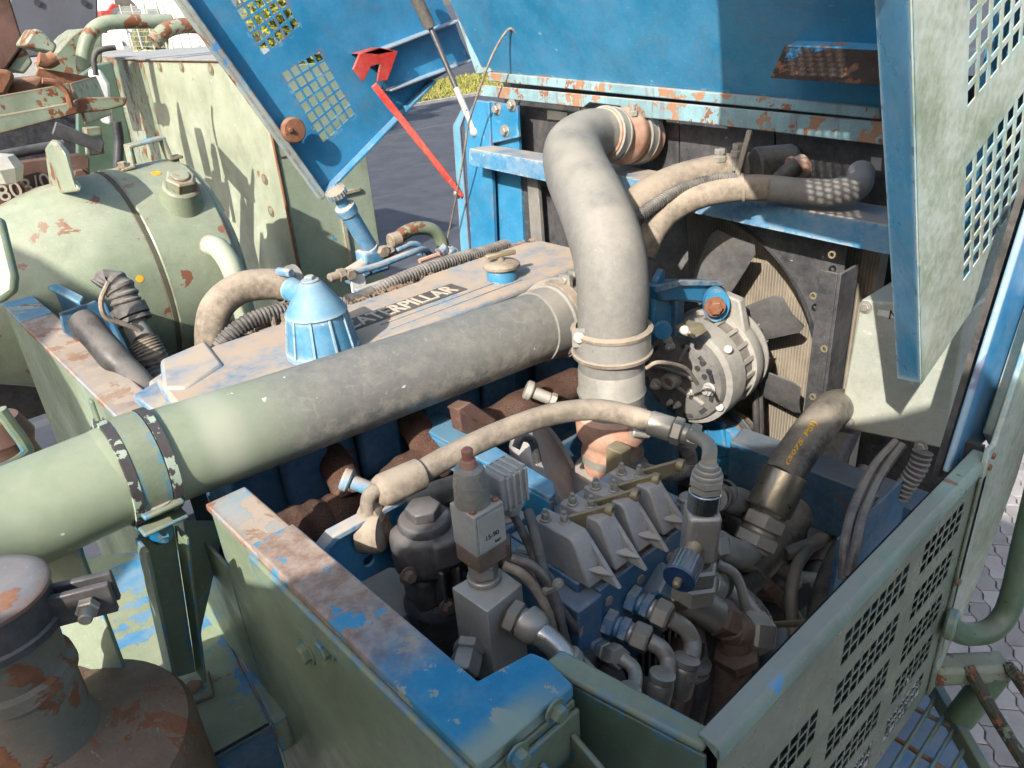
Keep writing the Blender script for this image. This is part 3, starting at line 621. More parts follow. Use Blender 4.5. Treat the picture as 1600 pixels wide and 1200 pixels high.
M['exh_cap'] = paint('rusty_grey_cap', (.20, .20, .215), rust=.10, rust_sc=5, edge=(.32, .15, .07), edge_amt=1.3, rough=.6, dust=.2)
M['exh_pipe'] = paint('exhaust_pipe_paint', (.16, .16, .13), rust=.15, rust_sc=7, rough=.7, dust_all=.3, dustc=(.3, .2, .15), bump=.5)
M['exh_body'] = paint('rusty_brown_silencer', (.17, .11, .08), rust=.11, rust_sc=12, rough=.65, light=(.25, .17, .12), chip=(.26, .22, .19), chip_amt=.02, chip_sc=30, bump=.5)
exhaust()
# ================================================================ HOOD, tilted up
def perf(quad, nx, ny, gap=.2):                              # square holes inside a 2D quad (bl, br, tr, tl)
    a, b, c, d = [V(*q, 0) for q in quad]; out = []
    def at(s, t): return (a.lerp(b, s)).lerp(d.lerp(c, s), t)
    for i in range(nx):
        for j in range(ny):
            s0, s1 = (i+gap/2)/nx, (i+1-gap/2)/nx; t0, t1 = (j+gap/2)/ny, (j+1-gap/2)/ny
            out.append([tuple(at(s, t)[:2]) for s, t in ((s0, t0), (s1, t0), (s1, t1), (s0, t1))])
    return out
XR = 2.25
HT = math.radians(28); HD1 = V(math.cos(HT), 0, math.sin(HT)); HD2 = V(-math.sin(HT), 0, math.cos(HT))
def hood():
    T = thing('engine_hood', 'blue and green engine hood tilted up over the radiator, side walls with vent grids', 'hood', (2.3, 1.72, -.5))
    # left wall, inner face
    def q(u, v, y=3.0): p = Y(u, v, y); return (p.x, p.z)
    cor, up = V(*q(500, 305), 0), V(*q(280, 0), 0); e2 = (up-cor).normalized(); far = V(*q(672, 128), 0); e1 = (far-cor).normalized()
    up2 = cor+e2*2.3
    outer = [tuple(cor[:2]), tuple(far[:2]), q(735, 92), tuple((V(*q(735, 92), 0)+e2*1.6)[:2]), tuple(up2[:2])]
    p2 = [q(505, 225), q(556, 178), q(500, 78), q(438, 113)]; p1 = [q(415, 82), q(470, 34), (q(470, 34)[0]+.0, q(470, 34)[1]), q(352, -18)]
    v2 = (V(*p2[3], 0)-V(*p2[0], 0)); st = e2*.40
    a2 = [V(*k, 0) for k in p2]; ps = [a2]+[[k+st*n for k in a2] for n in (1, 2, 3)]
    quads = [[tuple(k[:2]) for k in s_] for s_ in ps]
    m_ = MB(); m_.sheet(outer, quads, (0, 3.0, 0), EX, EZ, (0, .004, 0))
    for k in quads: lattice(m_, k, 5, 7, .22, (0, 3.0, 0), EX, EZ, (0, .004, 0))
    part(m_, 'side_wall', M['blue'], T, label='blue inner face of the hood wall with square vent holes')
    W = lambda p, y=3.0: V(p[0], y, p[1])
    # rusty rim along the front edge of that wall
    r = MB(); c0, c1 = W(cor), W(cor+e2*2.3); r.ob(c0-V(e1.x, 0, e1.y)*.022+V(0, -.006, 0), c1-c0, V(e1.x, 0, e1.y)*.03, V(0, -.045, 0)); part(r, 'front_rim', M['rim'], T, .004)
    r = MB(); f0 = W(far); r.ob(c0+V(0, -.002, 0), f0-c0, V(e2.x, 0, e2.y)*.012, V(0, -.05, 0)); part(r, 'lower_rim', M['blue'], T, .003)
    d = MB(); d.lathe(Y(455, 203, 2.955), (0, -1, 0), [(.0, .0), (.045, .0), (.050, .008), (.050, .026), (.044, .032), (.008, .034)], 28); part(d, 'rubber_buffer', M['rust'], T)
    d = MB(); d.bolt(Y(453, 203, 2.92), (0, -1, 0), .009); part(d, 'buffer_bolt', M['rust'], T)
    # blue channel arm carrying the wall
    arm = MB(); a, b = Y(596, 78, 2.93), Y(722, 30, 2.93); a2_, b2_ = Y(612, 140, 2.93), Y(742, 92, 2.93)
    arm.prism([a, b, b+V(0, .07, .0), a+V(0, .07, 0)], (0, 0, -.008)); arm.prism([a2_, b2_, b2_+V(0, .07, 0), a2_+V(0, .07, 0)], (0, 0, -.008)); part(arm, 'arm_flange', M['arm'], T, .002)
    arm = MB(); arm.prism([a, b, b2_, a2_], (0, .006, 0)); arm_o = part(arm, 'arm_web', M['blue'], T)
    for o in (arm_o,): o.location = (0, .055, 0)
    rb = MB(); rb.prism([Y(u, v, 2.925) for u, v in ((552, 108), (562, 84), (594, 74), (622, 80), (606, 126), (590, 128), (594, 100), (580, 104), (568, 128))], (0, .012, 0)); part(rb, 'red_hook', M['red'], T, .003)
    rb = MB(); rb.prism([Y(u, v, 2.925) for u, v in ((562, 84), (594, 74), (622, 80), (592, 86))], (0, .075, 0)); part(rb, 'red_hook', M['red'], T, .003)
    # roof panel seen from inside, above the rails
    bl, br = X(756, 112, 2.20), X(1480, 176, 2.20); ed = br-bl
    m_ = MB(); up = HD2*1.9
    rl, rr = X(800, 84, 2.188), X(1180, 112, 2.188)
    m_.prism([bl, br, br+up, bl+up], (.006, 0, .003)); part(m_, 'roof_panel', M['blue'], T, label='blue inside of the hood roof above the rusty rails')
    m_ = MB(); m_.bar(X(806, 86, 2.186), X(1180, 112, 2.186), .006, .012); part(m_, 'rusty_seam', M['rail'], T, .002)
    m_ = MB(); m_.prism([X(u, v, 2.185) for u, v in ((762, 113), (1373, 168), (1375, 187), (762, 127))], (.03, 0, 0)); part(m_, 'rear_rail', M['rail'], T, .004)
    m_ = MB(); m_.prism([X(u, v, 2.19) for u, v in ((690, -40), (716, -40), (768, 112), (744, 116))], (.012, 0, 0)); part(m_, 'hinge_strip', M['rail'], T, .003)
    for u, v in ((733, 8), (755, 10), (966, 54)):
        b = MB(); b.ball(X(u, v, 2.19), .018); part(b, 'rusty_bolt', M['rust'], T)
    # rusty broken bracket under the roof
    m_ = MB(); pts = [X(u, v, 2.02) for u, v in ((1212, 98), (1218, 62), (1262, 58), (1284, 66), (1420, 76), (1420, 136), (1340, 134), (1200, 122))]
    m_.prism(pts, (.02, 0, .005)); m_ = MB()
    f0, f1 = X(1203, 122, 2.0), X(1440, 138, 2.0); g0, g1 = X(1224, 76, 2.06), X(1440, 86, 2.06)
    m_.prism([f0, f1, g1, g0], (.008, 0, .006)); br_o = part(m_, 'broken_bracket', M['crust'], T, .002)
    k_ = MB(); k_.prism([g0, g1, g1+V(.12, 0, .035), g0+V(.13, 0, .04)], (0, 0, -.008)); part(k_, 'bracket_top', M['bracket_top'], T, .002)
    # right wall, outer face
    def qr(u, v, y=.475): p = Y(u, v, y); return V(p.x, p.z, 0)
    B0 = qr(1440, 600); e2 = (qr(1425, 0)-B0).normalized(); e1 = (qr(1600, 365)-B0).normalized(); e1 = (e1+V(-e2.y*-1, 0, 0)*0).normalized()
    pq = [qr(1503, 446), qr(1574, 345), qr(1574, 176), qr(1503, 272)]; s1 = (pq[3]-pq[0]); s0 = (pq[1]-pq[0])*1.25
    L2 = 2.75
    outer = [B0, B0+e1*.78, B0+e1*.78+e2*L2, B0+e2*L2]
    holes = []
    for k in range(7):
        o_ = pq[0]+e2*(.372*k); sv = e2*s1.length*1.03; quad = [o_, o_+e1*.26, o_+e1*.26+sv, o_+sv]
        holes.append([tuple(p[:2]) for p in quad])
        if k > 0: holes.append([tuple((p+e1*.34)[:2]) for p in quad])
    m_ = MB(); m_.sheet([tuple(p[:2]) for p in outer], holes, (0, .475, 0), EX, EZ, (0, .0025, 0))
    for k in holes: lattice(m_, k, 6, 7, .27, (0, .475, 0), EX, EZ, (0, .0025, 0))
    part(m_, 'side_wall', M['brushed'], T, label='green outer face of the hood wall with square vent holes')
    w0, w1 = V(B0.x, .475, B0.y), V(*((B0+e2*L2)[0], .475, (B0+e2*L2)[1]))
    fw = Y(1402, 592, .56); fu = Y(1366, 0, .56); fd = (fu-fw).normalized()
    m_ = MB(); m_.add([w0+V(-.001, 0, 0), w0.lerp(w1, .93/L2)+V(-.001, 0, 0), fw+fd*.93, fw, w0+V(.005, 0, 0), w0.lerp(w1, .93/L2)+V(.005, 0, 0), fw+fd*.93+V(.006, 0, 0), fw+V(.006, 0, 0)], [(0, 1, 2, 3), (7, 6, 5, 4), (0, 3, 7, 4), (1, 5, 6, 2), (3, 2, 6, 7), (0, 4, 5, 1)])
    part(m_, 'wall_flange', M['flange'], T, .002, 'blue inward flange of the right hood wall')
    wd = (w1-w0).normalized()
    def fp(l, y): k = (y-.475)/.085; return (w0+wd*l).lerp(fw+fd*l, k)
    ox, sb = fp(0, .475), EY
    so = [(.80, .478), (.80, .57), (.83, .80), (1.0, .86), (1.35, .92), (1.8, .84), (2.74, .84), (2.74, .478)]
    sq = [[(l0, .492), (l0+.2, .492), (l0+.2, .655), (l0, .655)] for l0 in (.90, 1.17, 1.44)]
    cv = lambda P_: [(l, y-.475) for l, y in P_]
    m_ = MB(); m_.sheet(cv(so), [cv(k) for k in sq], ox+V(.004, 0, .002), wd, sb, (.005, 0, .003))
    for k in sq: lattice(m_, cv(k), 7, 6, .24, ox+V(.004, 0, .002), wd, sb, (.005, 0, .003))
    part(m_, 'inner_stiffener', M['flange'], T)  # added unseen plate, outlined and perforated to cast shade on roof and rails
M['flange'] = paint('blue_flange', (.02, .21, .38), chip=(.30, .33, .3), chip_amt=.0, chip_sc=16, rust=.015, rust_sc=16, edge=(.5, .6, .58), edge_amt=.8, rough=.32, dust_all=.12, var=.2)
M['rim'] = paint('rusty_rim', (.30, .34, .31), chip=(.04, .25, .55), chip_amt=.09, chip_sc=9, rust=.13, rust_sc=6, rough=.75, dust=.3, edge=RUST, edge_amt=.5)
M['arm'] = paint('weathered_blue_arm', (.10, .34, .52), rust=.04, edge=(.28, .15, .09), edge_amt=1.3, rough=.6, dust=.4, chip=(.35, .36, .32), chip_amt=.05)
M['bracket_top'] = paint('bracket_top', (.08, .33, .52), rust=.10, rust_sc=8, edge=(.3, .12, .07), edge_amt=1.3, chip=(.35, .17, .12), chip_amt=.08, rough=.7)
hood()
st = MB(); a, b = Y(584, 132, 2.93), X(722, 306, 2.16); d_ = (b-a).normalized(); st.bar(a, a.lerp(b, .86), .044, .030); st.bar(a.lerp(b, .84), b, .056, .022)
T = thing('stay_bar', 'bright red hood stay bar slanting down to the blue post', 'stay bar', b); part(st, 'bar', M['red'], T, .004)
p_ = MB(); p_.cyl(b-d_*.02+V(-.03, 0, 0), EX, .012, .05, 14, .003); part(p_, 'pivot_pin', M['steel'], T)
T = thing('gas_strut', 'black gas strut with silver rod from hood arm to blue post', 'gas strut', X(742, 208, 2.17))
a, b, c = Y(618, -70, 2.86), Y(672, 42, 2.86), X(742, 206, 2.165)
m_ = MB(); m_.cyl(a, b-a, .026, (b-a).length, 18, .003); part(m_, 'cylinder', M['conduit'], T)
m_ = MB(); m_.cyl(b, c-b, .012, (c-b).length*.62, 14); part(m_, 'rod', M['black'], T)
m_ = MB(); m_.cyl(b.lerp(c, .58), c-b, .014, (c-b).length*.42, 14); m_.ball(c, .022); part(m_, 'rod_end', M['alu'], T)
m_ = MB(); m_.tube([X(u, v, x) for u, v, x in ((818, 74, 2.17), (806, 52, 2.12), (795, 46, 2.1), (777, 71, 2.08), (759, 112, 2.06), (734, 187, 2.06), (725, 240, 2.06), (710, 322, 2.08), (696, 388, 2.08))], .0045, 8); solo(m_, 'thin_cable', M['rubber_tan'], 'thin dusty cable looping from the hood down past the blue post', 'cable')
m_ = MB(); m_.cyl(X(812, 66, 2.175), V(.2, -.3, -1), .012, .06, 10, .002); m_.ring(X(770, 73, 2.17), EX, .006, .006, .02, 14); solo(m_, 'cable_clip', M['steel'], 'small steel clip holding the cable end on the hood', 'clip')
# ================================================================ RADIATOR
def radiator():
    T = thing('radiator_support', 'blue radiator frame with corner post, bolted gusset and cross rails', 'frame', (2.3, 1.72, -1.9))
    m_ = MB(); m_.prism([X(u, v, 2.16) for u, v in ((725, 190), (742, 157), (764, 160), (776, 460), (740, 460))], (.02, 0, 0)); part(m_, 'corner_post', M['blue'], T, .003)
    m_ = MB(); m_.prism([X(u, v, 2.15) for u, v in ((707, 196), (722, 168), (728, 172), (718, 200), (738, 460), (724, 460))], (.012, 0, 0)); part(m_, 'post_edge', M['arm'], T, .003)
    m_ = MB(); m_.prism([X(u, v, 2.20) for u, v in ((760, 158), (808, 166), (822, 470), (772, 470))], (.016, 0, 0)); part(m_, 'inner_post', M['blue'], T, .002)
    m_ = MB(); m_.prism([X(u, v, 2.172) for u, v in ((763, 158), (808, 166), (810, 215), (766, 225))], (.016, 0, 0)); part(m_, 'gusset', M['blue'], T, .004)
    for u, v in ((777, 170), (800, 164), (790, 204)):
        b = MB(); b.bolt(X(u, v, 2.172), (-1, 0, 0), .017, .02); part(b, 'bolt', M['steel'], T)
    a, b, c, d = [X(u, v, 2.06) for u, v in ((733, 232), (1400, 355), (1400, 401), (733, 258))]
    m_ = MB(); m_.prism([a, b, c, d], (.006, 0, 0)); m_.prism([a+V(.0065, 0, 0), b+V(.0065, 0, 0), b+V(.20, .0, -.006), a+V(.12, 0, -.006)], (0, 0, -.008)); part(m_, 'cross_rail', M['blue_dusty'], T, .002)
    m_ = MB(); m_.prism([X(u, v, 2.17) for u, v in ((752, 133), (1390, 192), (1390, 228), (1080, 191), (982, 182), (969, 166), (921, 160), (911, 168), (750, 150))], (.012, 0, 0)); part(m_, 'top_rail', M['rail'], T, .003)
    R = thing('radiator', 'black radiator with dusty tan core and panelled top tank behind the rails', 'radiator', (2.36, 1.7, -1.9))
    m_ = MB(); m_.bx(2.34, 2.40, .95, 2.3, -1.85, -.72); part(m_, 'core', M['core'], R)
    tk = MB()
    xs = [(806, 905), (907, 1060), (1062, 1210), (1212, 1420)]
    for u0, u1 in xs:
        def vt(u): return 150+(u-806)*.095
        def vb(u): return 240+(u-806)*.155
        tk = MB(); tk.prism([X(u0, vt(u0), 2.30), X(u1, vt(u1), 2.30), X(u1, vb(u1), 2.30), X(u0, vb(u0), 2.30)], (.02, 0, 0)); part(tk, 'tank_panel', M['black_panel'], R, .003)
    tk = MB(); tk.prism([X(800, 140, 2.325), X(1440, 200, 2.325), X(1440, 360, 2.325), X(800, 260, 2.325)], (.014, 0, 0)); part(tk, 'tank_back', M['black'], R)
    s = MB(); s.prism([X(u, v, 2.297) for u, v in ((855, 172), (886, 176), (886, 189), (855, 186))], (.002, 0, 0)); part(s, 'sticker', M['paper'], R)
    s = MB(); s.prism([X(u, v, 2.297) for u, v in ((1361, 245), (1378, 247), (1377, 267), (1360, 265))], (.002, 0, 0)); part(s, 'sticker', M['paper'], R)
    S = thing('fan_shroud', 'black sheet metal fan shroud around the round fan opening', 'fan shroud', (2.2, 1.55, -1.9))
    cy, cz, r = 1.545, -1.19, .50
    hole = [(cy+r*math.cos(2*math.pi*i/56), cz+r*math.sin(2*math.pi*i/56)) for i in range(56)]
    m_ = MB(); m_.sheet([(1.0, -1.85), (2.5, -1.85), (2.5, -.70), (1.0, -.70)], [hole], (2.215, 0, 0), EY, EZ, (.004, 0, 0)); part(m_, 'face_sheet', M['black_panel'], S)
    m_ = MB(); m_.ring((2.27, cy, cz), EX, r-.004, .008, .13, 56); part(m_, 'ring', M['black'], S)
    m_ = MB(); m_.bx(2.10, 2.21, .955, .965, -1.75, -.78); m_.bx(2.10, 2.11, .966, 1.02, -1.75, -.78); part(m_, 'side_flange', M['black_panel'], S, .002)
    for u, v in ((1271, 462), (1288, 545), (1270, 620), (1300, 398)):
        b = MB(); b.ring(X(u, v, 2.098), EX, .007, .004, .006, 14); part(b, 'eyelet', M['brass'], S)
    m_ = MB(); m_.prism([X(u, v, 2.15) for u, v in ((822, 262), (838, 262), (850, 420), (832, 420))], (.02, 0, 0)); part(m_, 'seal_strip', M['rubber'], S, .003)
    Fn = thing('cooling_fan', 'grey bladed engine cooling fan in front of the radiator core', 'fan', (2.1, cy, cz))
    h = MB(); h.lathe((2.02, cy, cz), EX, [(.02, 0), (.06, .0), (.065, .01), (.065, .05), (.11, .06), (.11, .14), (.06, .15)], 28); part(h, 'hub', M['black_cast'], Fn)
    for k in range(10):
        a = math.radians(151+k*36); rd = V(0, math.cos(a), math.sin(a)); tg = V(0, -math.sin(a), math.cos(a))
        b = MB(); pts = []
        for s_, w_ in ((.09, .045), (.2, .062), (.34, .074), (.465, .080), (.492, .064)):
            c_ = V(2.15, cy, cz)+rd*s_; ch = (tg*.86+V(.5, 0, 0)*(1-.45*s_)).normalized()
            pts.append((c_-ch*w_, c_+ch*w_, ch))
        vs = []
        for p0, p1, ch in pts:
            nn = ch.cross(rd).normalized()*.003; mid = (p0+p1)/2+nn*4
            vs += [p0-nn, mid-nn, p1-nn, p0+nn, mid+nn, p1+nn]
        fs = []
        for i in range(len(pts)-1):
            o0, o1 = i*6, i*6+6
            fs += [(o0, o0+1, o1+1, o1), (o0+1, o0+2, o1+2, o1+1), (o0+3, o1+3, o1+4, o0+4), (o0+4, o1+4, o1+5, o0+5), (o0, o1, o1+3, o0+3), (o0+2, o0+5, o1+5, o1+2)]
        fs += [(0, 3, 4, 1), (1, 4, 5, 2)]; e_ = (len(pts)-1)*6; fs += [(e_, e_+1, e_+4, e_+3), (e_+1, e_+2, e_+5, e_+4)]
        b.add(vs, fs); part(b, 'blade', M['blade'], Fn, smooth=60)
M['blade'] = paint('grey_fan_blade', (.085, .085, .085), dust_all=.4, dustc=(.20, .185, .17), rough=.65, var=.2)
radiator()
# ================================================================ LARGE AIR HOSE WITH BOOTS
M['band'] = paint('clamp_band_steel', (.52, .50, .46), rough=.35, metal=.55, dust_all=.3, dustc=(.44, .385, .31))
def elbow():
    T = thing('charge_air_hose', 'large dusty grey bent air hose rising from turbo to radiator', 'air hose', Y(945, 740, 1.15))
    base = [Y(955, 575, 1.15), Y(956, 520, 1.15), Y(958, 455, 1.15), Y(950, 390, 1.19), Y(928, 325, 1.34), Y(902, 268, 1.55), X(897, 232, 1.80), X(922, 212, 1.95), X(952, 210, 2.04)]
    m_ = MB(); m_.tube(base, [.082, .084, .086, .088, .092, .094, .092, .084, .080], 36, 8); hose = part(m_, 'hose', M['rubber'], T)
    e0, e1 = X(945, 210, 2.02), X(1005, 216, 2.24); ax = (e1-e0).normalized()
    m_ = MB(); m_.lathe(e0, ax, [(.078, -.02), (.083, -.015), (.083, .02), (.079, .03), (.081, .06), (.095, .09), (.095, .12), (.083, .14), (.083, .24)], 36); part(m_, 'orange_boot', M['silicone'], T)
    for k, t_ in ((0, .012), (1, .175)):
        m_ = MB(); m_.ring(e0+ax*t_, ax, .084, .005, .028, 40); m_.ring(e0+ax*(t_+.019), ax, .084, .008, .006, 40); m_.ring(e0+ax*(t_-.019), ax, .084, .008, .006, 40); cl = part(m_, 'hose_clamp', M['silver_dust'], T)
        b = MB(); q = e0+ax*t_-EX*.03+V(0, -.092, .055); q = e0+ax*t_+(CR*.75+CU*.35).normalized()*.097
        b.cyl(q+V(0, 0, -.05), EZ, .010, .07, 12, .002); b.hex(q+V(0, 0, .02), EZ, .016, .018); b.cyl(q+V(0, 0, .038), EZ, .009, .018, 12); part(b, 'clamp_bolt', M['silver_dust'], cl)
    # steel joint and lower orange boot
    m_ = MB(); p = Y(955, 575, 1.15); m_.lathe(p, -EZ, [(.080, -.01), (.084, 0), (.084, .05), (.088, .06), (.084, .07), (.083, .10), (.082, .115)], 36); part(m_, 'steel_collar', M['silver_dust'], T)
    m_ = MB(); cpt = Y(956, 530, 1.15); m_.ring(cpt, EZ, .0845, .011, .052, 44); cl = part(m_, 'hose_clamp', M['band'], T)
    for dz in (-.03, .03):
        m_ = MB(); m_.lathe(cpt+V(0, 0, dz), EZ, [(.085, -.009), (.099, -.006), (.101, .003), (.088, .008)], 44, True); part(m_, 'clamp_edge', M['rubber_tan'], cl)
    b = MB(); q = cpt+(-CR*.93-CF*.45).normalized()*.096; b.cb(q, EZ*.05, CR*.03, (CF*.02)); b.cyl(q-CF*.012, -CF, .014, .01, 16, .002); part(b, 'clamp_screw', M['silver_dust'], cl)
    pb = p-V(0, 0, .115)
    m_ = MB(); m_.lathe(pb, -EZ, [(.082, 0), (.092, .012), (.094, .04), (.092, .07), (.082, .085), (.078, .10), (.078, .16), (.074, .18)], 36); part(m_, 'lower_boot', M['silicone'], T)
    m_ = MB(); m_.ring(pb-V(0, 0, .135), EZ, .0785, .004, .022, 36); part(m_, 'band', M['steel'], T)
    b = MB(); q = pb+V(0, -.05, -.045)-CF*.075+CR*.0; b.cyl(q, V(.6, -.3, -.2), .014, .05, 14, .003); b.hex(q+V(.05, -.02, -.01), V(.6, -.3, -.2), .016, .018); part(b, 'clamp_bolt', M['silver_dust'], T)
    m_ = MB(); m_.lathe(pb-V(0, 0, .18), -EZ, [(.10, 0), (.11, .02), (.12, .05), (.12, .12)], 28); part(m_, 'turbo_inlet', M['alu_grey'], T)
M['silver_dust'] = paint('dusty_silver', (.36, .345, .31), dust=.7, dust_all=.55, rough=.5, metal=.35, dustc=(.44, .385, .31))
elbow()
# ================================================================ AIR PIPE
def airpipe():
    T = thing('air_intake_pipe', 'long straight air intake pipe fading from green to dusty grey across the engine', 'pipe', Y(215, 728, 1.42)+V(0, 0, -.11))
    ax = [Y(u, v, y) for u, v, y in ((-190, 905, 1.36), (-90, 864, 1.40), (0, 822, 1.42), (100, 778, 1.42), (170, 748, 1.42), (215, 728, 1.42), (400, 665, 1.42), (620, 588, 1.42), (845, 509, 1.42), (866, 502, 1.42))]
    m_ = MB(); m_.tube(ax, .0945, 40, 8); part(m_, 'tube', M['pipe'], T)
    d = (ax[6]-ax[4]).normalized(); c = Y(214, 729, 1.42)
    m_ = MB(); m_.ring(c, d, .0952, .007, .050, 48); cl = part(m_, 'clamp_band', M['green_clean'], T)
    for s, off in ((-1, .034), (1, .036)):
        m_ = MB(); m_.ring(c+d*off*s, d, .0950, .009, .017, 48); part(m_, 'rubber_strip', M['chiprub'], T)
    q = Y(248, 787, 1.345); m_ = MB(); m_.cb(q+V(0, .01, 0), V(.075, 0, 0), V(0, .085, 0), V(0, 0, .010)); part(m_, 'clamp_ear', M['green_clean'], cl, .004)
    m_ = MB(); m_.bolt(q+V(0, 0, .004), EZ, .018, .012); part(m_, 'clamp_bolt', M['alu_grey'], cl)
    m_ = MB(); m_.lathe(c+V(-.01, -.02, -.10), V(.2, 0, -1), [(.02, 0), (.03, .02), (.02, .06)], 12); part(m_, 'clamp_pad', M['green_chip'], cl)
    # hose joint at the engine end
    e0 = Y(838, 511, 1.42); e = (Y(905, 488, 1.42)-e0).normalized()
    m_ = MB(); m_.lathe(e0, e, [(.0955, -.01), (.099, -.008), (.099, .05), (.104, .055), (.104, .10), (.098, .14), (.096, .20)], 40); part(m_, 'joint_hose', M['rubber'], T)
    for t_ in (.075, .15):
        m_ = MB(); m_.ring(e0+e*t_, e, .104, .005, .02, 40); m_.ring(e0+e*(t_+.014), e, .104, .008, .005, 40); cl2 = part(m_, 'hose_clamp', M['rubber_tan'], T)
    q = Y(884, 437, 1.40); m_ = MB(); m_.cb(q+V(0, 0, -.012), V(.012, 0, 0), V(0, .04, 0), V(0, 0, .055)); m_.cb(q+V(.035, 0, -.012), V(.012, 0, 0), V(0, .04, 0), V(0, 0, .055)); m_.cyl(q+V(-.012, 0, .0), EX, .010, .07, 12, .002); m_.hex(q+V(.04, 0, 0), EX, .015, .016); part(m_, 'clamp_bolt', M['silver_dust'], T)
M['chiprub'] = paint('black_strip_with_green_overspray', (.045, .04, .042), chip=(.33, .39, .31), chip_amt=.155, chip_sc=26, rough=.7)
airpipe()
# ================================================================ ENGINE
def engine():
    T = thing('engine', 'large blue diesel engine under brown dust, with lettered valve cover and rusty manifold', 'engine', (1.1, 1.72, -1.9))
    zc = -.75
    m_ = MB(); m_.prism([(.47, 1.57, zc-.03), (1.74, 1.57, zc-.03), (1.78, 1.62, zc-.03), (1.78, 1.86, zc-.03), (1.72, 1.895, zc-.03), (1.30, 1.895, zc-.03), (1.26, 1.87, zc-.03), (1.02, 1.87, zc-.03), (.98, 1.90, zc-.03), (.62, 1.90, zc-.03), (.44, 1.82, zc-.03), (.42, 1.62, zc-.03)], (0, 0, .030))
    cov = part(m_, 'valve_cover', M['blue_cover'], T, .012)
    m_ = MB(); m_.prism([(.40, 1.55, zc-.055), (1.80, 1.55, zc-.055), (1.82, 1.90, zc-.055), (.60, 1.94, zc-.055), (.39, 1.84, zc-.055)], (0, 0, .024)); part(m_, 'cover_flange', M['blue_dusty'], T, .005)
    p0, p1 = Z(585, 496, zc+.001), Z(716, 450, zc+.001)
    pl = MB(); dx = (p1-p0).normalized(); ny = V(-dx.y, dx.x, 0)
    pl.ob(V(.89, 1.682, zc-.001), V(.41, 0, 0), V(0, .078, 0), V(0, 0, .0035)); part(pl, 'name_plate', M['plate'], cov, .001)
    tx = text_mesh('CATERPILLAR', .058, (.912, 1.703, zc+.0038), EX, EY, .0012, .004); w_ = max(v.x for v in tx.v)-.912
    tx.v = [V(.905+(v.x-.912)*.372/w_, 1.690+(v.y-1.703)*1.5, v.z) for v in tx.v]; part(tx, 'lettering', M['letter'], cov)
    for y0, y1 in ((1.61, 1.655),):
        r = MB(); r.bx(.98, 1.45, y0, y0+.006, zc-.001, zc+.004); r.bx(.98, 1.45, y1, y1+.006, zc-.001, zc+.004); part(r, 'cover_rib', M['blue_cover'], cov, .002)
    for k in range(9):
        b = MB(); b.bolt((.5+k*.155, 1.885, zc-.031), EZ, .012, .012); part(b, 'cover_bolt', M['steel_brown'], cov)
    rr_ = random.Random(3)                                     # grit lying along the back edge of the cover
    # front tail of the cover and flywheel housing at left
    m_ = MB(); m_.prism([Z(u, v, -.80) for u, v in ((258, 592), (330, 560), (360, 600), (300, 640), (262, 640))], (0, 0, .056)); part(m_, 'rear_cap', M['blue_dusty'], T, .012)
    m_ = MB(); m_.prism([Z(u, v, -.83) for u, v in ((234, 612), (262, 592), (300, 640), (262, 650))], (0, 0, .03)); part(m_, 'side_cap', M['alu_grey'], T, .012)
    b = MB(); b.bolt(Z(261, 590, -.80), EZ, .013, .012); part(b, 'bolt', M['alu'], T)
    # breather
    c = Z(506, 548, zc); rb = .086; H_ = .88
    m_ = MB(); m_.lathe(c, EZ, [(r_*1., h_*H_) for r_, h_ in [(rb*1.05, 0), (rb*1.05, .012), (rb*.98, .014), (rb*.96, .022), (rb*.82, .112), (rb*.88, .118), (rb*.84, .126), (rb*.62, .158), (rb*.36, .196), (rb*.28, .205), (.012, .207)]], 32)
    br = part(m_, 'breather', M['breather'], T)
    ribs = 10
    for k in range(ribs):
        a = 2*math.pi*(k+.35)/ribs; rd = V(math.cos(a), math.sin(a), 0); tg = V(-rd.y, rd.x, 0)
        r = MB(); q = [c+rd*rb*1.04+EZ*.012, c+rd*rb*.86+EZ*.101, c+rd*rb*.70+EZ*.099, c+rd*rb*.80+EZ*.012]
        r.prism([p-tg*.003 for p in q], tg*.006); part(r, 'rib', M['breather'], br, .001)
    b = MB(); b.cyl(c+EZ*.180, EZ, .022, .006, 18, .002); b.bolt(c+EZ*.185, EZ, .012, .010, False); part(b, 'cap_bolt', M['blue_dusty'], br)
    a0, a1 = c+EZ*.130, Y(455, 452, c.y+.09); m_ = MB(); m_.cyl(a0+(a1-a0)*.3, a1-a0, .030, (a1-a0).length*.75, 20, .002); part(m_, 'outlet', M['breather'], br)
    # filler cap
    c = Z(785, 436, zc)
    m_ = MB(); m_.lathe(c, EZ, [(.046, 0), (.046, .035), (.044, .038)], 28); fc = part(m_, 'filler_neck', M['blue'], T)
    m_ = MB(); m_.lathe(c, EZ, [(.052, .036), (.056, .040), (.056, .047), (.050, .052), (.030, .056), (.012, .058), (.010, .062), (.007, .072)], 28); part(m_, 'filler_cap', M['rubber_tan'], fc)
    m_ = MB(); m_.cb(c+EZ*.076, V(.09, -.03, 0), V(.006, .016, 0), V(0, 0, .014)); part(m_, 'cap_handle', M['brass'], fc, .004)
    # block side
    m_ = MB(); m_.bx(.45, 1.78, 1.50, 1.56, -1.30, -.81); m_.bx(.45, 1.78, 1.46, 2.0, -1.9, -1.25); m_.bx(.45, 1.78, 1.565, 1.88, -1.25, -.815); part(m_, 'block', M['blue_dark'], T, .008)
    for k in range(6):
        x = .56+k*.2; m_ = MB(); m_.bx(x, x+.12, 1.47, 1.499, -1.05, -.84); part(m_, 'head_boss', M['blue_dark'], T, .012)
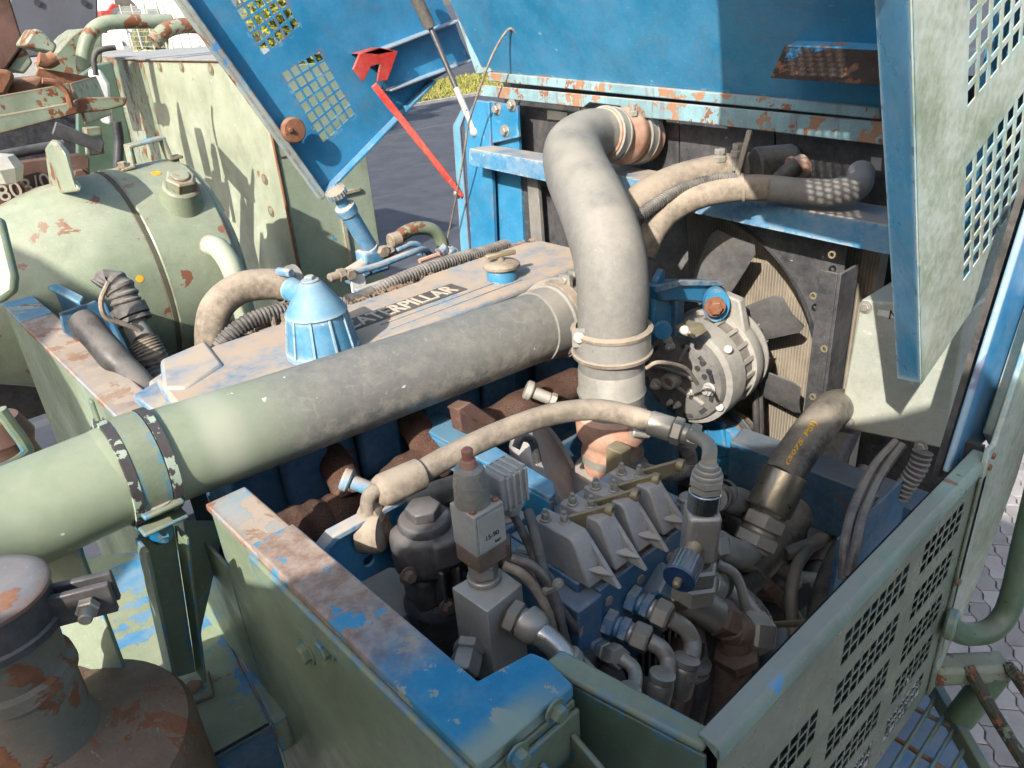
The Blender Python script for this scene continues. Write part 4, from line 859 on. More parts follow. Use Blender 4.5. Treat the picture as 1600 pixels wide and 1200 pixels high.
    # rusty lagged manifold
    man = MB(); rq = random.Random(6); man.tube([Y(u, v, 1.40) for u, v in ((370, 880), (420, 850), (470, 828), (520, 812), (560, 800), (600, 780), (640, 745), (680, 712), (730, 690))], [.055+rq.uniform(-.008, .010) for _ in range(30)], 20); mf = part(man, 'exhaust_manifold', M['lagging'], T)
    s = MB(); s.tube([Y(u, v, 1.38) for u, v in ((755, 672), (790, 650), (830, 628), (900, 598))], [.05, .043, .047, .042, .046], 18); part(s, 'rear_section', M['lagging'], mf)
    for u, v in ((545, 765), (668, 700)):
        s = MB(); p = Y(u, v, 1.40); s.tube([p+V(0, 0, -.02), p+V(.01, .05, .03), p+V(.015, .12, .04)], [.038, .040, .044], 14); part(s, 'runner', M['lagging'], mf)
    for u, v, m in ((548, 752, 'blue_dusty'), (832, 612, 'silver_dust')):
        s = MB(); p = Y(u, v, 1.31); s.cyl(p, V(.55, -.6, -.4), .016, .05, 16, .003); s.hex(p+V(.55, -.6, -.4).normalized()*.05, V(.55, -.6, -.4), .019, .016); s.cyl(p-V(.55, -.6, -.4).normalized()*.02, V(.55, -.6, -.4), .026, .02, 16, .004); part(s, 'manifold_stud', M[m], mf)
    s = MB(); s.prism([Y(u, v, 1.30) for u, v in ((716, 640), (735, 628), (776, 655), (768, 668), (740, 660))], (0, .05, -.01)); s.prism([Y(u, v, 1.30) for u, v in ((716, 640), (770, 668), (766, 690), (722, 676))], (0, .04, 0)); part(s, 'flange', M['rust_dark'], mf, .004)
    # front of engine: drive end brackets
    m_ = MB(); m_.bx(1.79, 1.83, 1.3, 2.0, -1.6, -.85); part(m_, 'front_plate', M['blue_dark'], T, .006)
    m_ = MB(); m_.prism([Y(u, v, 2.0) for u, v in ((798, 384), (815, 378), (850, 382), (880, 396), (884, 410), (800, 402))], (0, .02, 0)); part(m_, 'lifting_eye_plate', M['blue'], T, .003)
    m_ = MB(); m_.tube([Z(820, 470, -.76), Z(845, 448, -.75), Z(880, 440, -.75), Z(905, 446, -.76)], .016, 12); part(m_, 'water_pipe', M['blue_dusty'], T)
M['plate'] = paint('dusty_name_plate', (.085, .075, .065), dust_all=.35, dustc=(.16, .13, .10), rough=.8)
M['letter'] = paint('pale_letters', (.50, .43, .34), rough=.8, var=.1, dust_all=.3)
M['breather'] = paint('breather_blue', (.04, .20, .34), dust=.75, dust_all=.22, rough=.5, dustc=(.34, .38, .38), edge=(.4, .45, .45), edge_amt=.7, chip=(.4, .45, .46), chip_amt=.03, chip_sc=20)
engine()
g_ = MB(); rr_ = random.Random(8)
for i in range(420):
    p = Z(rr_.uniform(560, 900), rr_.uniform(400, 470), -.722); q = V(rr_.uniform(.95, 1.78), 1.86+abs(rr_.gauss(0, .03)), -.757)
    s_ = rr_.uniform(.003, .012); a_ = V(rr_.uniform(-1, 1), rr_.uniform(-1, 1), rr_.uniform(-.3, .3)).normalized()*s_; b_ = a_.orthogonal().normalized()*s_*.6
    g_.add([q-a_, q-b_, q+a_, q+b_, q+V(0, 0, s_*.7), q-V(0, 0, s_*.7)], [(0, 1, 4), (1, 2, 4), (2, 3, 4), (3, 0, 4), (1, 0, 5), (2, 1, 5), (3, 2, 5), (0, 3, 5)])
M['grit'] = paint('brown_grit', (.22, .15, .10), rough=.95, var=.5)
solo(g_, 'grit', M['grit'], 'brown grit and dry leaf bits along the back of the valve cover', 'debris', kind='stuff')
# ================================================================ HOSES AND PUMP ON THE ENGINE
def chain(T, p, ax, items, parent=None):
    """hex / cylinder pieces one behind the other; items = (kind, name, radius, length, material)"""
    p = Vector(p); ax = Vector(ax).normalized(); last = None
    for kind, name, r, L, m in items:
        mb = MB()
        if kind == 'hex': mb.hex(p, ax, r, L)
        elif kind == 'cyl': mb.cyl(p, ax, r, L, 20, min(.002, L*.2))
        elif kind == 'thr': mb.lathe(p, ax, [(r*(1 if i % 2 else .93), L*i/16) for i in range(17)], 18)
        elif kind == 'cone': mb.lathe(p, ax, [(r, 0), (r*.72, L)], 18)
        last = part(mb, name, M[m], parent or T); p = p+ax*L
    return p
T = thing('heater_hose', 'thick dusty tan hose curving from the blue breather over the left', 'hose', Z(330, 560, -.9))
m_ = MB(); m_.tube([Y(338, 585, 2.0), Y(330, 530, 2.0), Y(338, 482, 2.0), Y(372, 452, 2.0), Y(415, 444, 1.98), Y(462, 447, 1.95)], .043, 24); part(m_, 'hose', M['rubber_tan'], T)
q = Y(440, 446, 1.965); m_ = MB(); m_.ring(q, EX, .043, .004, .03, 28); m_.ring(q+V(.04, 0, 0), EX, .042, .006, .02, 28); cl = part(m_, 'hose_clamp', M['silver_dust'], T)
m_ = MB(); m_.cyl(q+V(-.01, -.02, .048), V(.3, -1, 0), .012, .05, 12, .002); part(m_, 'clamp_screw', M['blue_dusty'], cl)
m_ = MB(); m_.corr([Z(335, 560, -.80), Y(355, 528, 1.93), Y(395, 500, 1.93), Y(455, 484, 1.93), Y(520, 478, 1.95), Y(560, 470, 1.93), Y(620, 440, 1.93), Y(700, 410, 1.93), Y(760, 394, 1.95), Y(790, 384, 1.97)], .024, .011); solo(m_, 'conduit', M['conduit'], 'long grey corrugated conduit lying along the back of the valve cover', 'conduit')
m_ = MB(); m_.tube([Y(543, 474, 1.925), Y(560, 470, 1.925), Y(582, 460, 1.925)], .0275, 16); solo(m_, 'tape_wrap', M['rubber_black'], 'black tape wrapped round the conduit right of the breather', 'tape')
def pump():
    T = thing('primer_pump', 'slim blue hand priming pump leaning up beside the valve cover', 'pump', Y(590, 415, 2.08))
    a, b = Y(523, 297, 2.06), Y(580, 392, 2.08); d = (b-a).normalized(); L = (b-a).length
    m_ = MB(); m_.lathe(a, d, [(.024, 0), (.030, .004), (.030, .020), (.022, .024)], 24); part(m_, 'knob', M['rubber_tan'], T)
    kn = MB()
    for k in range(18):
        an = 2*math.pi*k/18; x, y, _ = frame(d); rd = x*math.cos(an)+y*math.sin(an); kn.cb(a+d*.010+rd*.0305, d*.018, rd*.004, d.cross(rd)*.004)
    part(kn, 'knurling', M['blue_dusty'], T)
    m_ = MB(); m_.lathe(a, d, [(.018, .024), (.018, .055), (.032, .060), (.032, .085), (.027, .092), (.027, L*.92), (.030, L*.93), (.030, L*1.02)], 24); part(m_, 'barrel', M['blue_dusty'], T)
    m_ = MB(); m_.cb(b+V(.0, 0, -.03), V(.09, 0, 0), V(0, .06, 0), V(0, 0, .08)); m_.cb(b+V(-.07, -.01, -.05), V(.08, 0, .02), V(0, .05, 0), V(-.01, 0, .05)); part(m_, 'base_casting', M['blue_dusty'], T, .01)
    m_ = MB(); m_.hex(b+V(.02, -.03, .0), (0, -1, 0), .020, .02); m_.cyl(b+V(.06, -.02, .02), EX, .024, .04, 18, .004); part(m_, 'port_nut', M['rubber_tan'], T)
    return T
pump()
m_ = MB(); m_.tube([Y(540, 428, 2.0), Y(590, 415, 2.0), Y(640, 396, 2.0), Y(662, 390, 2.02), Y(672, 398, 2.04)], .0105, 12); m_.tube([Y(618, 392, 2.05), Y(640, 382, 2.05), Y(655, 384, 2.05), Y(656, 398, 2.05)], .0105, 12); solo(m_, 'fuel_line', M['blue_dusty'], 'thin blue fuel lines bending over beside the priming pump', 'fuel line')
T = thing('fuel_fitting', 'dusty elbow fitting on the fuel line above the breather', 'fitting', Y(530, 440, 2.0))
m_ = MB(); m_.hex(Y(602, 396, 2.05), EX+EZ*.2, .018, .03); part(m_, 'union_nut', M['rubber_tan'], T)
m_ = MB(); m_.hex(Y(528, 431, 2.0), EX, .020, .025); m_.cyl(Y(514, 435, 2.0), EX, .014, .05, 14, .002); part(m_, 'elbow', M['rubber_tan'], T)
m_ = MB(); m_.hex(Y(545, 428, 2.0), V(0, -1, 0), .018, .02); part(m_, 'nut', M['rubber_tan'], T)
m_ = MB(); m_.tube([Y(612, 392, 2.25), Y(622, 372, 2.25), Y(645, 358, 2.25), Y(672, 358, 2.25), Y(688, 372, 2.25), Y(694, 396, 2.25), Y(694, 420, 2.25)], .024, 18); solo(m_, 'hand_loop', M['loop'] if 'loop' in M else M['green_rusty'], 'pale rust-flecked pipe loop behind the fuel lines', 'pipe')
m_ = MB(); m_.bx(1.08, 1.26, 1.93, 1.95, -.86, -.74); solo(m_, 'pump_bracket', M['blue_dusty'], 'blue bracket with round holes under the fuel lines', 'bracket', .004)
m_ = MB(); m_.cb(Y(559, 440, 2.0), V(.05, 0, 0), V(0, .01, 0), V(0, 0, .06)); solo(m_, 'white_tag', M['white'], 'small white tag below the fuel line fitting', 'tag', .002)
m_ = MB(); m_.tube([Y(655, 408, 1.99), Y(672, 402, 1.99), Y(690, 396, 1.99)], .008, 8); solo(m_, 'orange_sleeve', M['silicone'], 'short orange sleeve on the line behind the conduit', 'sleeve')
m_ = MB()
for k, (u, v) in enumerate(((688, 394), (694, 390), (702, 396), (708, 392), (698, 400), (712, 398))): m_.cb(Y(u, v, 1.99), V(.03, .01, .01*(k % 3)), V(0, .02, .01), V(-.01, 0, .02))
solo(m_, 'line_clamp', M['blue_dusty'], 'blue clamp cluster at the end of the fuel lines', 'clamp', .004)
m_ = MB(); m_.tube([Z(400, 520, -.79), Z(440, 500, -.77), Z(452, 520, -.77)], .02, 12); m_.cb(Z(440, 515, -.775), V(.12, 0, 0), V(0, .02, 0), V(0, 0, .03)); m_.cyl(Z(432, 520, -.78), EZ, .009, .05, 8); m_.cyl(Z(448, 516, -.78), EZ, .009, .05, 8); solo(m_, 'rear_linkage', M['rubber_tan'], 'dusty linkage between conduit and blue breather', 'linkage', .003)
# black connectors at far left of engine
T = thing('cable_bundle', 'dusty black sleeved cable bundle dropping into the bay at left', 'cable bundle', Z(200, 620, -1.0))
m_ = MB(); m_.tube([Y(128, 500, 2.25), Y(145, 520, 2.2), Y(175, 555, 2.12), Y(205, 585, 2.05), Y(240, 630, 1.9)], [.036, .042, .038, .040, .034, .037, .033], 18); part(m_, 'sleeve', M['rubber_black'], T)
T = thing('hose_connector', 'ribbed brown and black hose coupling hanging beside the cable bundle', 'hose coupling', Y(240, 580, 2.1))
a, b = Y(178, 448, 2.3), Y(205, 500, 2.25); d = (b-a)
m_ = MB(); m_.corr([Y(162, 452, 2.32), Y(172, 442, 2.32), Y(188, 452, 2.3), Y(200, 480, 2.28)], .042, .018); part(m_, 'bellows', M['conduit'], T)
m_ = MB(); m_.ring(Y(203, 487, 2.28), b-a, .038, .012, .03, 24); m_.ring(Y(210, 500, 2.27), b-a, .036, .012, .012, 24); cl = part(m_, 'collar', M['conduit'], T)
m_ = MB(); m_.tube([Y(203, 487, 2.28), Y(215, 515, 2.25), Y(226, 535, 2.2)], .034, 18); part(m_, 'tail', M['conduit'], T)
m_ = MB(); m_.corr([Y(224, 530, 2.2), Y(236, 553, 2.18), Y(240, 562, 2.18)], .040, .008, .06); part(m_, 'braid', M['rubber_tan'], T)
m_ = MB(); m_.corr([Y(239, 560, 2.18), Y(246, 580, 2.16), Y(255, 605, 2.12)], .036, .016, .06); part(m_, 'lower_tail', M['conduit'], T)
m_ = MB(); m_.tube([Y(u, v, 2.2) for u, v in ((170, 440), (158, 470), (165, 495), (190, 505), (215, 515), (232, 530))], .007, 8); solo(m_, 'tie_wire', M['rubber_tan'], 'brown wire looped round the ribbed hose coupling', 'wire')
m_ = MB(); m_.prism([Y(u, v, 2.38) for u, v in ((93, 490), (150, 470), (165, 480), (215, 580), (200, 592), (100, 520))], (0, .012, 0)); m_.prism([Y(u, v, 2.33) for u, v in ((160, 470), (168, 474), (218, 578), (210, 586))], (0, .05, 0)); solo(m_, 'connector_plate', M['blue_dark'], 'dark blue mounting plate behind the black cable bundle', 'plate', .004)
# ================================================================ COOLANT HOSES UNDER THE RAILS
m_ = MB(); m_.tube([X(975, 345, 1.75), X(1010, 312, 1.85), X(1060, 288, 1.98), X(1120, 272, 2.1), X(1180, 262, 2.2)], [.055, .06, .062, .06, .05], 22); solo(m_, 'cream_hose', M['cream'] if 'cream' in M else M['rubber_tan'], 'cream coloured coolant hose running behind the big grey air hose', 'hose')
T = thing('coolant_hose', 'tan coolant hose arching in front of the cross rail, taped at its right half', 'hose', X(1010, 380, 1.7))
m_ = MB(); m_.tube([X(1005, 400, 1.68), X(1020, 362, 1.72), X(1050, 328, 1.8), X(1100, 304, 1.88), X(1160, 294, 1.96), X(1200, 294, 2.0)], .037, 22); part(m_, 'hose', M['rubber_tan'], T)
m_ = MB(); m_.tube([X(1196, 294, 2.0), X(1260, 300, 2.05), X(1310, 300, 2.08), X(1340, 290, 2.14), X(1345, 270, 2.22)], .0375, 22); part(m_, 'taped_half', M['sleeve_brown'] if 'sleeve_brown' in M else M['rubber'], T)
for u, v, x in ((1160, 294, 1.96), (1045, 332, 1.79)):
    m_ = MB(); m_.ring(X(u, v, x), V(.6, -.8, .1), .038, .004, .008, 24); part(m_, 'cable_tie', M['rubber_tan'], T)
m_ = MB(); m_.corr([X(990, 345, 1.64), X(1020, 322, 1.72), X(1060, 298, 1.82), X(1110, 283, 1.90), X(1150, 279, 1.95)], .019, .009); solo(m_, 'conduit', M['conduit'], 'short black corrugated conduit tied along the tan coolant hose', 'conduit')
m_ = MB(); m_.cyl(X(1178, 262, 2.12), V(.75, -.55, 0), .06, .12, 24, .006); m_.cyl(X(1195, 258, 2.2), V(.75, -.55, 0), .05, .1, 24, .006); solo(m_, 'hose_stub', M['rubber_black'], 'black rubber stub at the end of the cream coolant hose', 'hose stub')
T = thing('coolant_sensor', 'copper coloured sensor with black plug right of the hose stub', 'sensor', X(1242, 275, 2.2))
m_ = MB(); m_.cyl(X(1236, 268, 2.14), V(.8, -.4, .3), .034, .05, 22, .004); m_.ring(X(1240, 264, 2.14), V(.8, -.4, .3), .03, .008, .01, 22); part(m_, 'ring', M['copper'] if 'copper' in M else M['silicone'], T)
m_ = MB(); m_.lathe(X(1232, 268, 2.10), V(.6, -.5, .5), [(.018, -.05), (.026, 0), (.026, .03)], 18); m_.tube([X(1228, 278, 2.1), X(1222, 290, 2.1), X(1215, 300, 2.1)], .014, 10); part(m_, 'plug', M['rubber_black'], T)
for i, (u, v) in enumerate(((1124, 248), (1152, 240))):
    m_ = MB(); p = X(u, v, 2.08); m_.cyl(p-EZ*.05, EZ, .014, .08, 14, .002); m_.hex(p-EZ*.01, EZ, .022, .02); m_.hex(p+EZ*.014, EZ, .017, .016); solo(m_, 'clamp_bolt', M['silver_dust'], ['left of two upright clamp bolts above the cream hose', 'right of two upright clamp bolts above the cream hose'][i], 'bolt')
m_ = MB(); m_.bar(X(1172, 205, 2.06), X(1150, 285, 1.96), .016, .02); solo(m_, 'tie_strap', M['rubber_tan'], 'narrow strap hanging from the rail to the coolant hose', 'strap', .003)
# ================================================================ ALTERNATOR
def alternator():
    o = Y(1060, 594, 1.28); ax = V(1, .06, .02).normalized(); T = thing('alternator', 'dusty cast alternator with rear terminals, right of the big air hose', 'alternator', o-EZ*.14)
    x_, y_, _ = frame(ax); K = 1.2
    def ks(p): return [(r*K, h*K) for r, h in p]
    m_ = MB(); m_.lathe(o, ax, ks([(.0, 0), (.098, .0), (.118, .012), (.124, .03)]), 44); part(m_, 'rear_cover', M['alt_dark'], T)
    m_ = MB(); m_.lathe(o, ax, ks([(.124, .028), (.138, .034), (.140, .05), (.140, .095), (.132, .10)]), 44); part(m_, 'rear_housing', M['alternator'], T)
    m_ = MB(); m_.lathe(o, ax, ks([(.128, .099), (.128, .150)]), 44); part(m_, 'stator', M['core_dark'], T)
    for k in range(20):
        an = 2*math.pi*k/20; rd = x_*math.cos(an)+y_*math.sin(an); vs = MB(); vs.cb(o+ax*.125*K+rd*.131*K, ax*.05*K, rd*.012, ax.cross(rd)*.012); part(vs, 'stator_bar', M['alternator'], T)
    m_ = MB(); m_.lathe(o, ax, ks([(.130, .149), (.140, .152), (.142, .175), (.134, .20), (.10, .215), (.05, .22)]), 44); part(m_, 'front_housing', M['alternator'], T)
    m_ = MB(); m_.lathe(o, ax, ks([(.05, .22), (.135, .222), (.135, .226), (.05, .228)]), 40); fn = part(m_, 'fan_disc', M['alternator'], T)
    for k in range(16):
        an = 2*math.pi*k/16; rd = x_*math.cos(an)+y_*math.sin(an); m_ = MB(); m_.cb(o+ax*.236*K+rd*.10*K, ax*.022, rd*.07, ax.cross(rd)*.004); part(m_, 'vane', M['alternator'], fn)
    for k in range(12):
        an = 2*math.pi*(k+.4)/12; rd = x_*math.cos(an)+y_*math.sin(an); s_ = MB(); s_.cb(o+ax*.004+rd*.100*K, ax*.010, rd*.012, ax.cross(rd)*.030); part(s_, 'vent_slot', M['black'], T)
    def rp(u, v): # point on rear face seen at pixel
        d = ray(u, v); t_ = (o-ax*.003).dot(ax)/d.dot(ax); return d*t_
    m_ = MB(); p = rp(1052, 592); m_.lathe(p, -ax, [(.030, -.005), (.026, .02), (.024, .034), (.016, .034), (.015, .02)], 24, False); part(m_, 'bearing_boss', M['alternator'], T)
    m_ = MB(); m_.cyl(p-ax*.021, -ax, .015, .004, 18); part(m_, 'rusty_plug', M['rust'], T)
    for u, v, r, h in ((1026, 600, .016, .03), (1108, 608, .018, .03), (1048, 540, .013, .025), (1044, 530, .012, .02), (1030, 512, .014, .03), (1060, 632, .009, .03), (1048, 628, .008, .025), (1078, 612, .008, .02)):
        m_ = MB(); p = rp(u, v); m_.cyl(p+ax*.004, -ax, r*1.2, .008, 16, .002); m_.hex(p-ax*.003, -ax, r, h*.5); m_.cyl(p-ax*(h*.4), -ax, r*.5, h*.5, 12, .001); part(m_, 'terminal', M['alu'], T)
    for u, v in ((1090, 575), (1098, 567), (1108, 580), (1101, 588)):
        m_ = MB(); m_.cyl(rp(u, v)+ax*.0, -ax, .0085, .0045, 16); part(m_, 'vent_hole', M['black'], T)
    m_ = MB(); m_.tube([rp(1018, 575), rp(1040, 572)-ax*.02, rp(1070, 578)-ax*.03, rp(1085, 590)-ax*.012], .006, 8); part(m_, 'lead', M['conduit'], T)
    for u0, v0, u1, v1 in ((1062, 565, 1074, 540), (1078, 615, 1100, 632), (1058, 604, 1082, 622)):
        m_ = MB(); m_.bar(rp(u0, v0), rp(u1, v1), .010, .012, ax); part(m_, 'web', M['alternator'], T, .002)
    for u, v in ((1136, 546), (1123, 636), (1068, 516)):
        d = ray(u, v); m_ = MB(); q = Y(u, v, 1.155); m_.cyl(q, -CF, .013, .014, 12, .002); part(m_, 'through_bolt', M['alu'], T)
    m_ = MB(); m_.cb(Y(1080, 514, 1.21), V(.07, 0, .0), V(0, .05, 0), V(0, .02, .022)); part(m_, 'regulator', M['brass'], T, .004)
    m_ = MB(); a = o+ax*.19; m_.prism([a+V(0, -.03, .14), a+V(0, -.12, .11), a+V(0, -.09, .22), a+V(0, -.03, .23), a+V(0, .05, .16)], ax*.035); part(m_, 'mounting_ear', M['alternator'], T, .006)
    B = thing('alternator_bracket', 'bright blue cast bracket over the alternator', 'bracket', Y(1080, 470, 1.2))
    m_ = MB(); q = [Y(u, v, 1.30) for u, v in ((1022, 448), (1060, 440), (1118, 440), (1134, 450), (1140, 472), (1118, 476), (1060, 470), (1035, 472))]; m_.prism(q, (.0, .05, 0)); part(m_, 'arm', M['blue'], B, .008)
    m_ = MB(); q = [Y(u, v, 1.30) for u, v in ((1020, 446), (1060, 437), (1118, 438), (1130, 444), (1120, 446), (1060, 446), (1022, 456))]; m_.prism([p+V(0, -.012, 0) for p in q], (0, .011, 0)); part(m_, 'top_bead', M['blue_dusty'], B, .003)
    m_ = MB(); p = Y(1119, 476, 1.25); m_.lathe(p, V(-.7, -.7, .0), [(.050, -.03), (.054, 0), (.052, .012)], 26, sx=.75); part(m_, 'boss', M['blue'], B)
    m_ = MB(); m_.bolt(Y(1117, 479, 1.23), V(-.7, -.7, 0), .022, .022); part(m_, 'bolt', M['rust'], B)
    m_ = MB(); m_.prism([Y(u, v, 1.32) for u, v in ((1026, 440), (1036, 420), (1040, 425), (1038, 455), (1060, 500), (1045, 520), (1024, 505))], (.0, .02, 0)); part(m_, 'gusset', M['blue'], B, .004)
    m_ = MB(); m_.cyl(Y(1034, 514, 1.28), V(-.6, -.7, .1), .028, .02, 20, .004); part(m_, 'lug', M['blue'], B)
M['core_dark'] = paint('laminated_steel', (.13, .12, .11), rough=.7, dust_all=.3)
M['cream'] = paint('cream_rubber', (.42, .38, .31), dust=.5, dust_all=.4, rough=.7)
M['sleeve_brown'] = paint('brown_sleeve', (.10, .075, .055), dust=.6, dust_all=.3, rough=.75, dustc=(.36, .29, .22))
M['copper'] = paint('copper', (.42, .17, .10), rough=.4, metal=.5, dust_all=.2)
M['loop'] = paint('pale_loop', (.42, .42, .35), rust=.09, rust_sc=9, rough=.6, dust=.4)
alternator()
T = thing('crank_pulley', 'blue drive pulley with black belts below the alternator', 'pulley', Y(1150, 740, 1.2))
o = Y(1120, 704, 1.31)
m_ = MB(); m_.lathe(o, EX, [(.03, -.01), (.05, 0), (.098, .006), (.102, .014), (.102, .05), (.094, .055)], 40); part(m_, 'pulley_disc', M['blue'], T)
m_ = MB(); m_.lathe(o, EX, [(.096, .055), (.118, .06), (.118, .072), (.100, .085), (.118, .098), (.118, .11), (.09, .115)], 40); part(m_, 'groove_rim', M['steel_brown'], T)
for dx in (.062, .09):
    m_ = MB(); c = o+EX*dx; m_.tube([c+V(0, -.118, -.05), c+V(0, -.122, .02), c+V(0, -.10, .22), c+V(0, -.085, .33)], .011, 8); m_.tube([c+V(0, .118, 0), c+V(0, .05, .33)], .011, 8); m_.ring(c, EX, .11, .012, .014, 36); part(m_, 'belt', M['rubber_black'], T)
m_ = MB(); m_.prism([o+V(-.012, .05, .13), o+V(-.012, -.02, .12), o+V(-.012, -.05, .0), o+V(-.012, -.02, -.02), o+V(-.012, .03, .02)], (.03, 0, 0)); part(m_, 'tension_arm', M['blue'], T, .006)
# ================================================================ CONTROL BOX
def box():
    T = thing('control_box', 'grey-green sheet metal control box with screws, right of the fan', 'control box', (2.0, .68, -1.13))
    q = [X(u, v, 1.9) for u, v in ((1345, 468), (1308, 668), (1476, 702), (1512, 488))]
    m_ = MB(); m_.prism(q, (.26, 0, 0)); part(m_, 'casing', M['boxgrey'], T, .006)
    for u, v in ((1352, 480), (1326, 660), (1439, 698)):
        m_ = MB(); m_.bolt(X(u, v, 1.899), (-1, 0, 0), .012, .008); part(m_, 'screw', M['steel'], T)
    m_ = MB(); m_.prism([X(u, v, 1.897) for u, v in ((1372, 484), (1400, 488), (1396, 498), (1370, 492))], (.002, 0, 0)); part(m_, 'label_strip', M['white'], T)
    tx = text_mesh('N', .035, X(1387, 498, 1.8955), V(0, -1, 0), EZ, .0004); part(tx, 'lettering', M['ink'], T)
box()
m_ = MB(); m_.corr([X(1442, 706, 1.88), X(1434, 730, 1.87), X(1420, 752, 1.86), X(1405, 775, 1.85)], .026, .014); solo(m_, 'conduit', M['conduit'], 'ribbed conduit leaving the lower edge of the control box', 'conduit')
for i, pts in enumerate((((1400, 690, 1.9), (1365, 730, 1.8), (1335, 790, 1.6), (1320, 850, 1.45), (1318, 905, 1.4)), ((1410, 695, 1.9), (1378, 740, 1.8), (1350, 800, 1.6), (1338, 850, 1.45), (1325, 900, 1.4)))):
    m_ = MB(); m_.tube([X(*p) for p in pts], .012, 10); solo(m_, 'black_cable', M['conduit'], ['left grey cable hanging from control box into the bay', 'right grey cable hanging from control box into the bay'][i], 'cable')
# ================================================================ HYDRAULICS
def strut_bar():
    m_ = MB(); zt = -.95
    a, b, c, d = Z(634, 655, zt), Z(694, 632, zt), Z(868, 748, zt), Z(836, 775, zt)
    m_.prism([Z(628, 652, zt), Z(672, 634, zt), Z(864, 752, zt), Z(868, 770, zt), Z(860, 778, zt)], (0, 0, -.012)); m_.ob(Z(628, 652, zt)+V(0, 0, -.012), Z(860, 778, zt)-Z(628, 652, zt), V(.012, 0, 0), V(0, 0, -.07))
    solo(m_, 'support_bar', M['blue'], 'bright blue flat bar running from engine to valve bank', 'bracket', .003)
strut_bar()
def filt_bracket():
    T = thing('filter_bracket', 'blue bracket plate with round holes holding the black filter', 'bracket', X(560, 870, .46))
    def q(u, v): p = Y(u, v, 1.07); return (p.x, p.z)
    circ = lambda u, v, r: [(q(u, v)[0]+r*math.cos(k*math.pi/10), q(u, v)[1]+r*math.sin(k*math.pi/10)) for k in range(20)]
    m_ = MB(); m_.sheet([q(505, 862), q(525, 840), q(635, 780), q(640, 800), q(622, 880), q(560, 912), q(515, 890)], [circ(574, 836, .012), circ(577, 876, .013)], (0, 1.07, 0), EX, EZ, (0, .008, 0)); part(m_, 'plate', M['blue'], T, .001)
    m_ = MB(); m_.prism([Y(u, v, 1.052) for u, v in ((500, 866), (522, 838), (634, 778), (638, 784), (528, 846), (508, 870))], (0, .03, 0)); part(m_, 'top_fold', M['blue_dusty'], T, .003)
filt_bracket()
def oilfilter():
    o = Y(655, 806, 1.0); T = thing('hydraulic_filter', 'black hydraulic filter with bolted cast head and cylindrical bowl', 'filter', o-EZ*.33)
    z = o.z; c = V(o.x+.01, o.y, z)
    hd = MB(); hd.prism([c+V(-.06, .045, -.02), c+V(.05, .055, -.02), c+V(.075, .0, -.02), c+V(.06, -.06, -.02), c+V(-.03, -.06, -.02), c+V(-.075, -.01, -.02)], (0, 0, -.10)); part(hd, 'head', M['black_cast'], T, .02)
    m_ = MB(); m_.lathe(c, EZ, [(.052, -.025), (.050, -.012), (.046, -.006), (.034, -.004)], 24); m_.hex(c+V(0, 0, -.005), EZ, .034, .024); part(m_, 'top_plug', M['black_cast'], T, .002)
    m_ = MB(); m_.cb(c+V(.028, -.05, -.055), V(.10, -.035, 0), V(.025, .065, 0), V(0, 0, .062)); part(m_, 'cover_lobe', M['black_cast'], T, .010)
    for s_ in (-.03, 0., .03):
        m_ = MB(); m_.cb(c+V(.01+s_, -.062-s_*.3, -.135), V(.008, 0, 0), V(0, .03, 0), V(0, 0, .09)); part(m_, 'rib', M['black_cast'], T, .003)
    m_ = MB(); m_.prism([c+V(-.055, -.03, -.12), c+V(.045, -.045, -.12), c+V(.055, .03, -.12), c+V(-.045, .045, -.12)], (0, 0, -.075)); part(m_, 'neck', M['black_cast'], T, .012)
    m_ = MB(); m_.lathe(c+V(0, 0, -.19), -EZ, [(.058, 0), (.064, .01), (.064, .02), (.058, .03), (.057, .13), (.050, .15), (.03, .155)], 32); part(m_, 'bowl', M['bowl'], T)
    for dx, dy, dz in ((.035, -.075, -.06), (-.07, -.03, -.085), (.06, .02, -.05), (-.02, -.065, -.17), (.045, -.055, -.16)):
        m_ = MB(); m_.bolt(c+V(dx, dy, dz), V(dx*.5, -1, .1), .012, .014); part(m_, 'head_bolt', M['steel_brown'], T)
    chain(T, c+V(.045, -.03, -.10), V(.75, -.62, -.1), [('hex', 'port_nut', .036, .03, 'steel'), ('cyl', 'port_tube', .028, .05, 'steel'), ('hex', 'port_nut', .034, .02, 'steel_brown')])
    m_ = MB(); m_.cyl(c+V(.075, -.04, -.085), EZ, .016, .03, 16, .003); m_.hex(c+V(.075, -.04, -.055), EZ, .012, .012); part(m_, 'indicator', M['black_cast'], T)
    m_ = MB(); m_.lathe(c+V(-.06, .05, -.03), V(-.5, .7, 0), [(.04, 0), (.045, .01), (.045, .04)], 22); part(m_, 'inlet_flange', M['rubber_tan'], T)
M['bowl'] = paint('black_bowl_with_sticker', (.035, .04, .052), rough=.32, dust_all=.3, dust=.3, dustc=(.17, .16, .15))
oilfilter()
def tank_cyl():
    m_ = MB(); m_.lathe(Y(590, 950, 1.12)-EZ*.25, EZ, [(.10, 0), (.10, .25), (.09, .28), (.04, .30)], 36); solo(m_, 'grey_canister', M['alu_grey'], 'grey round canister half hidden behind the black filter', 'canister')
tank_cyl()
